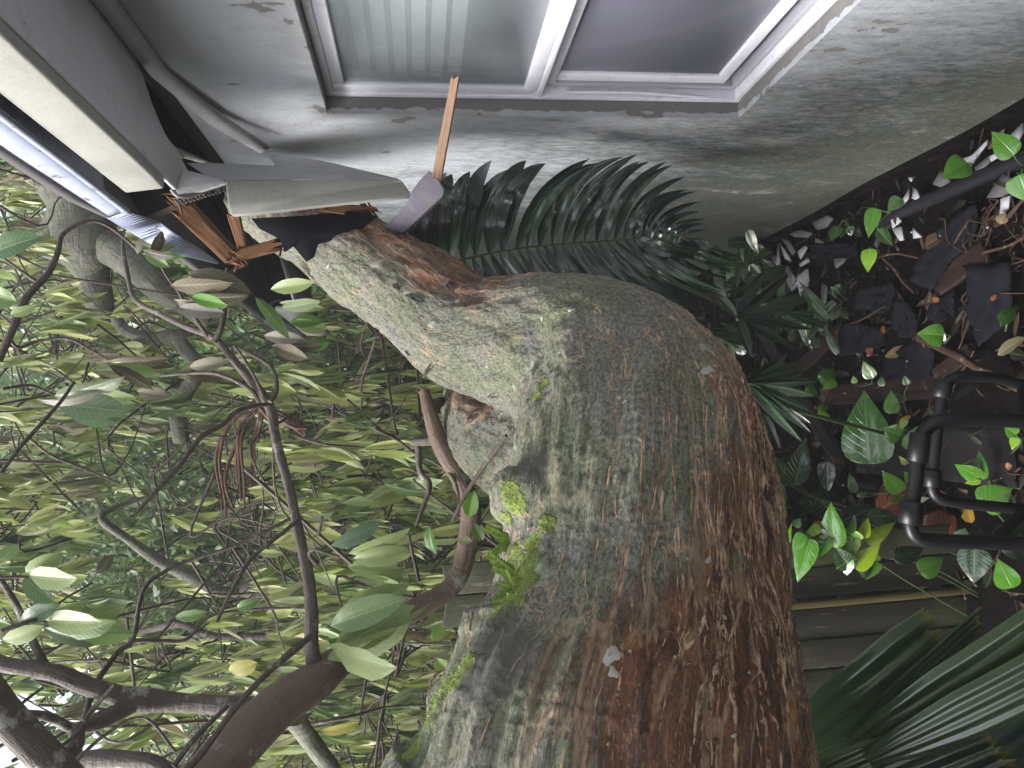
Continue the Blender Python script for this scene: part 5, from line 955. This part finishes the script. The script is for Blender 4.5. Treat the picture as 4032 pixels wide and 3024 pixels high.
# ------------------------------------------------------------------ debris
def ground_poly(pix, z=GZ + .035, tilt=.02, seed=0, dz=None):
    g = np.random.default_rng(seed); out = []; c = np.mean(pix, 0); a = g.normal(0, tilt, 2)
    for i, (px, py) in enumerate(pix): out.append(RZ(px, py, z + a[0] * (px - c[0]) / 60 + a[1] * (py - c[1]) / 60))
    return np.array(out)
def shard(pix, label, mat='shard', seed=0, th=.006):
    m = MB(); prism(m, ground_poly(pix, GZ + .04, .008, seed), np.array([0, 0, 1.]), th); o = m.build('plaster_shard', M[mat], smooth=False)
    return tag(o, label, 'plaster shard', 'broken plaster shards along the foot of the wall')
z2 = lambda L: [(2800 + .557 * a, 800 + .557 * b) for a, b in L]
z3 = lambda L: [(2688 + .6076 * a, .6076 * b) for a, b in L]
SH = [(z2([(1262, 20), (1352, 128), (1292, 178)]), 'long white triangular shard standing out against the dark soil', 'shard'), (z2([(1290, 182), (1355, 165), (1368, 262), (1345, 266), (1326, 240)]), 'white shard with a ragged end just below the long triangular one', 'shard'),
      (z2([(480, 285), (494, 420), (480, 492), (468, 440)]), 'thin white sliver, leftmost in the clump of white shards', 'shard'), (z2([(490, 278), (530, 335), (578, 412), (530, 395)]), 'white pointed shard crossing the top of the clump of white shards', 'shard'),
      (z2([(545, 440), (602, 528), (690, 462), (702, 580), (655, 620), (640, 658), (618, 580), (575, 622), (560, 590), (524, 500)]), 'largest white shard, torn like a leaf, in the middle of the clump', 'shard'), (z2([(412, 468), (470, 486), (500, 490), (472, 578), (452, 558), (470, 520), (420, 505)]), 'white hooked shard left of the torn leaf-like one', 'shard'),
      (z2([(662, 300), (690, 312), (640, 395), (618, 345)]), 'white shard in the upper end of the clump, near the wall', 'shard'), (z2([(690, 385), (702, 412), (640, 450), (628, 430)]), 'short white bar-shaped shard in the clump', 'shard'), (z2([(1435, 175), (1497, 240), (1440, 252)]), 'small pale triangle apart on the dark soil', 'shard'),
      (z2([(276, 390), (286, 440), (240, 472)]), 'small white shard alone at the far end beside the creeper', 'shard'), (z2([(350, 688), (392, 702), (392, 745), (355, 730)]), 'small white four-sided shard nearest to the fan palm', 'shard'), (z2([(352, 460), (364, 490), (345, 520)]), 'tiny white sliver at the far end', 'shard'),
      (z2([(872, 390), (962, 388), (945, 420), (890, 462)]), 'dull grey shard right of the clump', 'shard_g'), (z2([(720, 140), (830, 85), (870, 110), (822, 172), (760, 190)]), 'flat grey shard leaning at the wall base', 'shard_g'), (z2([(498, 250), (560, 265), (605, 345), (580, 370), (540, 300)]), 'grey shard behind the white clump', 'shard_g'), (z2([(560, 215), (640, 188), (722, 210), (690, 245), (600, 240)]), 'long grey shard lying along the wall base', 'shard_g'),
      (z2([(430, 360), (470, 370), (466, 450), (440, 430)]), 'grey shard tucked under the white slivers', 'shard_g'), (z2([(745, 240), (800, 270), (802, 286), (742, 280)]), 'small grey shard at the end of the wall strip', 'shard_g'), (z2([(1180, 245), (1212, 262), (1180, 318), (1162, 290)]), 'small grey stone-like shard by the creeping leaves', 'shard_g'), (z2([(790, 560), (830, 590), (820, 700), (785, 740)]), 'narrow grey shard in the shade', 'shard_g'),
      (z3([(1420, 1318), (1482, 1212), (1470, 1290), (1430, 1330)]), 'white shard with a grey underside near the wall', 'shard'), (z3([(1500, 1208), (1528, 1230), (1552, 1308), (1495, 1285)]), 'white speckled shard near the wall', 'shard'), (z3([(1995, 1015), (2060, 980), (2078, 1005), (2000, 1055)]), 'white shard poking from under the large wall-side leaf', 'shard'), (z3([(1815, 1030), (1880, 1010), (1985, 905), (1978, 935), (1862, 1088), (1832, 1080)]), 'curled pale shard between two round leaves', 'shard'),
      (z3([(1900, 1085), (1995, 1010), (2000, 1050), (1920, 1125)]), 'flat grey shard behind the curled pale one', 'shard_g'), (z3([(1978, 1285), (2085, 1120), (2148, 1165), (2118, 1272)]), 'largest grey shard, at the right edge above the pipe', 'shard_g'), (z3([(2072, 1290), (2132, 1268), (2120, 1350), (2082, 1405), (2066, 1390)]), 'white shard just below the largest grey one', 'shard'), (z3([(2140, 870), (2212, 798), (2212, 860), (2165, 940)]), 'white plaster chunk at the picture edge by the wall', 'shard'), (z3([(1630, 1195), (1682, 1098), (1745, 1180), (1690, 1215)]), 'grey shard under the round leaf above the pipe', 'shard_g'), (z3([(1470, 1150), (1495, 1150), (1490, 1178)]), 'tiny white chip beside the dark felt by the wall', 'shard')]
for k_, (pix, lab, mt) in enumerate(SH): shard(pix, lab, mt, k_)
def felt(pix, label, seed, z=GZ + .032):
    """Crumpled sheet of roofing felt lying on the soil."""
    g = np.random.default_rng(seed); pix = np.array(pix, float); K = 48; q = np.vstack([pix, pix[:1]]); s = np.concatenate([[0], np.cumsum(np.linalg.norm(np.diff(q, axis=0), axis=1))]); u = np.linspace(0, s[-1], K, endpoint=False)
    ring = np.stack([np.interp(u, s, q[:, 0]), np.interp(u, s, q[:, 1])], 1) + g.normal(0, 3.5, (K, 2)); c = pix.mean(0); m = MB(); rows = []
    for f_ in (1., .8, .6, .4, .2):
        row = []
        for px, py in c + (ring - c) * f_:
            w_ = RZ(px, py, z); w_[2] += .022 * mnoise.noise((w_[0] * 9, w_[1] * 9, seed)) + .008 * mnoise.noise((w_[0] * 30, w_[1] * 30, seed)) + .012; row.append(w_)
        rows.append(row)
    w_ = RZ(*c, z + .015); V = np.vstack(rows + [[w_]]); j = np.arange(K); j2 = (j + 1) % K
    F = np.concatenate([np.stack([j + k2 * K, j2 + k2 * K, j2 + (k2 + 1) * K, j + (k2 + 1) * K], -1) for k2 in range(4)]); m.add(V, F); m.f.append((np.stack([j + 4 * K, j2 + 4 * K, np.full(K, 5 * K)], -1), m.n - len(V)))
    o = m.build('roofing_felt', M['felt']); sd_ = o.modifiers.new('t', 'SOLIDIFY'); sd_.thickness = .004; return tag(o, label, 'roofing felt', 'torn sheets of black roofing felt on the ground')
felt(z2([(950, 870), (1040, 840), (1200, 880), (1250, 1000), (1100, 1060), (950, 1080)]), 'square dark felt sheet with an orange leaf under its edge', 1)
felt(z2([(1330, 690), (1420, 700), (1490, 790), (1480, 930), (1330, 960), (1300, 800)]), 'rounded dark felt piece behind the round pothos leaf', 2, GZ + .035)
felt(z2([(1240, 1060), (1480, 960), (1595, 970), (1570, 1220), (1400, 1265), (1230, 1230)]), 'broad dark felt sheet with a curled tan leaf on it', 3)
felt(z2([(1830, 440), (2165, 420), (2140, 760), (2050, 900), (1920, 1020), (1850, 800)]), 'long tapering felt sheet dotted with water at the right', 4)
felt(z2([(1560, 230), (1720, 120), (1920, 0), (1920, 190), (1720, 420), (1600, 610), (1440, 560)]), 'largest dark felt strip running up towards the wall pipe', 5)
felt(z2([(1080, 600), (1300, 560), (1330, 700), (1240, 780), (1050, 740)]), 'dark felt sheet lying above the square one', 6, GZ + .03)
felt(z2([(1600, 700), (1760, 620), (1760, 780), (1660, 870), (1560, 780)]), 'small folded felt scrap beside the right-hand twigs', 7, GZ + .035)
felt(z2([(700, 290), (1050, 280), (1060, 380), (720, 390)]), 'flat black felt strip by the white shards', 8)
# boards, pipe, twigs
def board(a, b, wpx, label, mat='board', th=.022, z=GZ + .03, seed=0):
    A, B = RZ(*a, z), RZ(*b, z); d = (A + B) @ F_ / 2; m = MB(); grained(m, A, B, wpx, th, np.array([0, 0, 1.]), jag=.008, seed=seed); return tag(m.build('board', M[mat], smooth=False), label, 'board', 'old boards lying on the soil')
M['board'] = m_wood('wet_board', (.022, .009, .007), (.009, .005, .004), .5); M['board2'] = m_wood('grey_wet_board', (.011, .009, .010), (.006, .005, .006), .5)
board((3240, 1560), (3720, 1520), .075, 'reddish wet board beside the broad felt sheet', seed=1); board((3380, 1770), (4010, 1800), .17, 'wide grey board under the black frame', 'board2', seed=2, z=GZ + .015); board((3690, 1480), (3830, 1380), .05, 'short reddish board by the curved frame bar', seed=3); board((3120, 1480), (3330, 1290), .06, 'dark red board in the shade near the fan palm', seed=4)
board((2990, 1280), (3330, 1850), .08, 'dark board half buried beside the trunk', 'board2', seed=5, z=GZ + .01); board((3690, 1130), (3890, 980), .07, 'short reddish board between two felt sheets', seed=6)
m = MB(); tube(m, spline([RZ(3470, 872, GZ + .03), RZ(3640, 795, GZ + .032), RZ(3830, 712, GZ + .034), RZ(4100, 595, GZ + .035)], 8), .022, 18); tag(m.build('black_pipe', M['pipe']), 'straight black pipe lying on the soil along the wall', 'pipe')
for k_, (pts, wd, lab) in enumerate([([(3620, 1320), (3760, 1400), (3880, 1470), (4060, 1540)], .014, 'thick reddish stick sloping down beside the black frame'), ([(3440, 1008), (3540, 1010), (3680, 1020)], .005, 'thin straight reddish twig above the felt'), ([(3470, 1020), (3560, 1110), (3600, 1150)], .006, 'short twig branching off the thin straight one'), ([(3870, 990), (3960, 960), (4060, 920)], .006, 'orange-brown twig over a tangle of roots'), ([(3300, 1300), (3440, 1230), (3530, 1190), (3528, 1150)], .004, 'wiry grey twig on the felt sheets'), ([(3985, 850), (4040, 780), (4080, 740)], .006, 'reddish twig next to the largest grey shard'), ([(3730, 1000), (3800, 900), (3830, 860)], .004, 'pale thin twig standing on the felt strip'), ([(3100, 1060), (3000, 1120), (2960, 1200)], .008, 'dark reddish branch in the shade below the white shards')]):
    m = MB(); c = wob(spline([RZ(px, py, GZ + .045) for px, py in pts], 8), .006, 200 + k_, 3); tube(m, c, np.linspace(wd, wd * .6, len(c)), 7, True, .1, k_); tag(m.build('fallen_twig', M['redtwig']), lab, 'twig', 'twigs fallen on the ground')
# tangle of pale roots
m = MB(); g = np.random.default_rng(44); c0 = RZ(3960, 1010, GZ + .03)
for k_ in range(26):
    a = c0 + g.normal(0, .09, 3) * (1, 1, .12); q = [a]
    for s in range(5): q.append(q[-1] + np.append(g.normal(0, .035, 2), g.normal(0, .006)))
    q = np.array(q); q[:, 2] = np.maximum(q[:, 2], GZ + .02); tube(m, spline(q, 4), .0022, 5)
tag(m.build('root_tangle', M['redtwig']), 'tangle of fine greyish roots on the soil at the right', 'roots', kind='stuff')
# single fallen leaves
def fleaf(tip, base, wpx, col, label, bend=.8, z=GZ + .05, roll=.3):
    m = MB(); B, T = RZ(*base, z), RZ(*tip, z + .015); d = T - B; L = np.linalg.norm(d); leaves(m, B, d, np.array([0, -.25, 1.]), L, wpx / FPX * (B @ F_) * 1.5, bend, .3, np.array([col]), 'fig', (-1, -.5, 0, .5, 1), .05, np.array([.4]), .1)
    return tag(m.build('fallen_leaf', M['litter']), label, 'fallen leaf', 'single fallen leaves on the ground')
RED, TAN, YEL, ORG = (.10, .02, .010), (.13, .09, .048), (.19, .115, .009), (.12, .033, .010)
for a in [((3560, 1920), (3455, 2020), 90, RED, 'red-brown fallen leaf left of the frame sleeve'), ((3720, 2030), (3690, 2130), 110, RED, 'red-brown fallen leaf between the two frame arches'), ((3705, 1990), (3690, 1930), 40, RED, 'small red leaf under the inner frame bend'), ((3790, 1990), (3830, 2060), 50, YEL, 'yellow fallen leaf under the inner arch'), ((3660, 2040), (3620, 2110), 56, TAN, 'tan fallen leaf beside the frame corner'), ((3570, 1355), (3485, 1405), 34, TAN, 'curled tan leaf lying on the broad felt sheet', 2.2), ((3400, 1400), (3440, 1372), 24, RED, 'orange-red leaf under the edge of the square felt'), ((3900, 1180), (3925, 1160), 14, ORG, 'small orange leaf on the tapering felt sheet'), ((3470, 1310), (3478, 1280), 14, ORG, 'tiny orange leaf beside the square felt'), ((3630, 1352), (3640, 1370), 12, ORG, 'tiny orange leaf below the round pothos leaf'), ((3660, 1190), (3700, 1180), 24, ORG, 'orange leaf tip between two felt sheets'), ((3955, 1835), (3985, 1838), 22, ORG, 'small orange leaf on the wide grey board'), ((3930, 880), (3960, 840), 34, TAN, 'tan crumpled leaf near the largest grey shard'), ((3690, 930), (3640, 970), 44, (.05, .025, .016), 'brown crumpled leaf beside the small pale triangle'), ((3205, 1600), (3220, 1610), 14, ORG, 'tiny orange leaf under the small yellow-green pothos'), ((3225, 2065), (3200, 2060), 16, YEL, 'orange-yellow scrap behind the bright pothos'), ((3560, 1640), (3540, 1690), 26, YEL, 'yellow leaf beside the shiny pothos leaf'), ((3225, 1810), (3310, 1815), 24, RED, 'long reddish bark scrap under the dark pothos'), ((3620, 1965), (3560, 1990), 20, (.5, .5, .4), 'pale whitish leaf by the frame sleeve'), ((3500, 1800), (3585, 1825), 22, (.25, .27, .09), 'rolled green-yellow leaf beside the large philodendron leaf'), ((3700, 1300), (3722, 1345), 22, (.6, .58, .6), 'white scrap beside the round pothos leaf'), ((4000, 1330), (3930, 1400), 36, (.10, .09, .05), 'long pale dry leaf at the right edge')]: fleaf(*a[:5], *(a[5:]))
# leaf litter
g = np.random.default_rng(55); m = MB(); n_ = 1500; pp = np.stack([g.uniform(-1.5, .79, n_), g.uniform(1.2, 4.4, n_), np.zeros(n_)], 1); pp[:, 2] = GZ + g.uniform(.004, .022, n_); dd = g.normal(0, 1, (n_, 3)) * (1, 1, .22); Ls = g.uniform(.025, .085, n_); cl = np.array([[.014, .006, .004], [.009, .006, .005], [.026, .011, .006], [.006, .004, .004], [.036, .018, .010], [.006, .009, .004]])[g.integers(0, 6, n_)] * g.uniform(.5, 1.3, (n_, 1))
leaves(m, pp, dd, np.array([0, 0, 1.]) + g.normal(0, .45, (n_, 3)), Ls, Ls * g.uniform(.2, .5, n_), g.uniform(-1.4, 1.4, n_), g.uniform(0, .8, n_), cl, 'fig', (-1, 0, 1), .03, g.normal(0, .8, n_))
tag(m.build('leaf_litter', M['litter']), 'wet brown leaf litter covering the soil', 'leaf litter', kind='stuff')
m = MB()
for k_ in range(170):
    a = np.array([g.uniform(-.6, .76), g.uniform(1.6, 3.6), GZ + g.uniform(.015, .05)]); e = a + np.append(g.normal(0, .06, 2), g.normal(0, .012)); tube(m, spline([a, (a + e) / 2 + g.normal(0, .008, 3), e], 3), g.uniform(.0012, .004), 5)
tag(m.build('twig_litter', M['redtwig']), 'thin wet twigs and bark strips scattered over the soil', 'twig litter', kind='stuff')
m = MB(); n_ = 26; gp = np.stack([g.uniform(-.3, .7, n_), g.uniform(1.9, 3.2, n_)], 1)
for q in gp:
    r_ = g.uniform(.0015, .0045); c = np.array([q[0], q[1], GZ + .045]); tube(m, [c + (0, 0, -r_), c + (0, 0, -r_ * .4), c + (0, 0, r_ * .5), c + (0, 0, r_)], [r_ * .6, r_, r_ * .9, r_ * .4], 6, True, .2, int(r_ * 1e5))
tag(m.build('plaster_crumbs', M['shard']), 'white plaster crumbs scattered over the dark soil', 'plaster crumbs', kind='stuff')

# ------------------------------------------------------------------ black tubular frame
fr = thing('stool_frame', 'black steel tube frame of an overturned garden stool standing in the leaf litter', 'stool', RZ(4150, 1850, GZ))
def Z1(L, d): return [P(3300 + .633 * a, 1300 + .633 * b, d + dd) for a, b, dd in L]
m = MB(); tube(m, spline(Z1([(1900, 420, .0), (1500, 390, .0), (1150, 340, 0), (1000, 300, 0), (880, 288, 0), (760, 290, 0), (690, 315, 0), (655, 370, 0), (640, 470, 0), (620, 600, 0), (600, 760, 0), (588, 900, 0), (585, 975, 0), (610, 1030, .0), (680, 1060, 0), (800, 1080, .0), (1000, 1100, .0), (1500, 1150, .0), (1900, 1190, 0)], 1.72), 8), .0125, 20); m.build('inner_arch', M['black'], fr)
m = MB(); tube(m, spline(Z1([(1900, 640, .0), (1500, 600, .0), (1130, 566, 0), (900, 556, 0), (700, 560, 0), (600, 578, 0), (530, 640, 0), (505, 720, 0), (490, 860, 0), (470, 1020, 0), (452, 1150, 0), (455, 1230, 0), (490, 1285, 0), (570, 1308, 0), (760, 1316, 0), (980, 1322, .0), (1500, 1340, .0), (1900, 1360, 0)], 1.60), 8), .0150, 20); m.build('outer_arch', M['black'], fr)
for a, b, r_, d_ in (((660, 315), (638, 420), .0195, 1.72), ((588, 868), (583, 975), .0185, 1.72), ((513, 640), (492, 818), .0205, 1.60), ((462, 1065), (447, 1205), .0235, 1.60)):
    p0, p1 = Z1([(a[0], a[1], 0)], d_)[0], Z1([(b[0], b[1], 0)], d_)[0]; m = MB(); tube(m, [p0, p0 + (p1 - p0) * .03, p0 + (p1 - p0) * .97, p1], [r_ * .9, r_, r_, r_ * .9], 24); m.build('sleeve', M['black'], fr)
m = MB(); tube(m, spline(Z1([(975, 1325, 0), (1060, 1220, .06), (1180, 1120, .12)], 1.60), 6), .0125, 16); m.build('crossbar', M['black'], fr)
m = MB(); tube(m, spline(Z1([(1160, 350, .0), (1150, 460, -.05), (1130, 575, -.12)], 1.72), 6), .014, 16); m.build('crossbar', M['black'], fr)

# ------------------------------------------------------------------ little ferns on the trunk
FERN = [((1895, 2030), [(1840, 2010), (1850, 2060), (1880, 2110)], 'small fern on the upper end of the mossy trunk edge'), ((1965, 2130), [(1920, 2080), (1930, 2190), (1990, 2170), (1955, 2120)], 'lime fern sprig in the bark crook'), ((1985, 2270), [(1930, 2190), (1960, 2210), (1945, 2240)], 'tiny fern hanging above the moss patch'), ((1975, 2320), [(1945, 2360), (1990, 2250), (1960, 2300)], 'fern with three lobes over the brightest moss')]
for k_, (b, tips, lab) in enumerate(FERN):
    h, nn_ = hit(b[0] + 45, b[1]); 
    if h is None: continue
    d = h @ F_; t = thing('fern', lab, 'fern', h); m = MB()
    for tp in tips:
        T = P(*tp, d - .01) if True else 0; dv = T - h; L = np.linalg.norm(dv); s = nrm(np.cross(dv, F_))
        for q in np.linspace(.1, 1, 9):
            for sg in (-1, 1): leaves(m, h + dv * q, nrm(dv) + s * sg * 1.1, -F_, L * .28 * (1.15 - q * .6), L * .12, .3, .2, np.array([[.12, .20, .02]]) * RNG.uniform(.7, 1.2), 'blade', (-1, 0, 1))
    m.build('frond', M['small'], t)

# ------------------------------------------------------------------ thin haze added in place of veiling lens glare
m = MB(); bx_(m, (-23, -10, GZ - 1), (17, 25, 8.6)); hz = m.build('haze', M['soil'], smooth=False); hm = bpy.data.materials.new('glare_haze'); hm.use_nodes = True; ht = hm.node_tree; ht.nodes.clear()
ho = ht.nodes.new("ShaderNodeOutputMaterial"); hv = ht.nodes.new("ShaderNodeVolumePrincipled"); hv.inputs['Color'].default_value = (.92, .94, 1, 1); hv.inputs['Density'].default_value = HAZE; hv.inputs['Anisotropy'].default_value = 0
ht.links.new(hv.outputs[0], ho.inputs['Volume']); hz.data.materials.clear(); hz.data.materials.append(hm); tag(hz, 'thin haze added over the garden in place of lens glare', 'haze', kind='stuff')
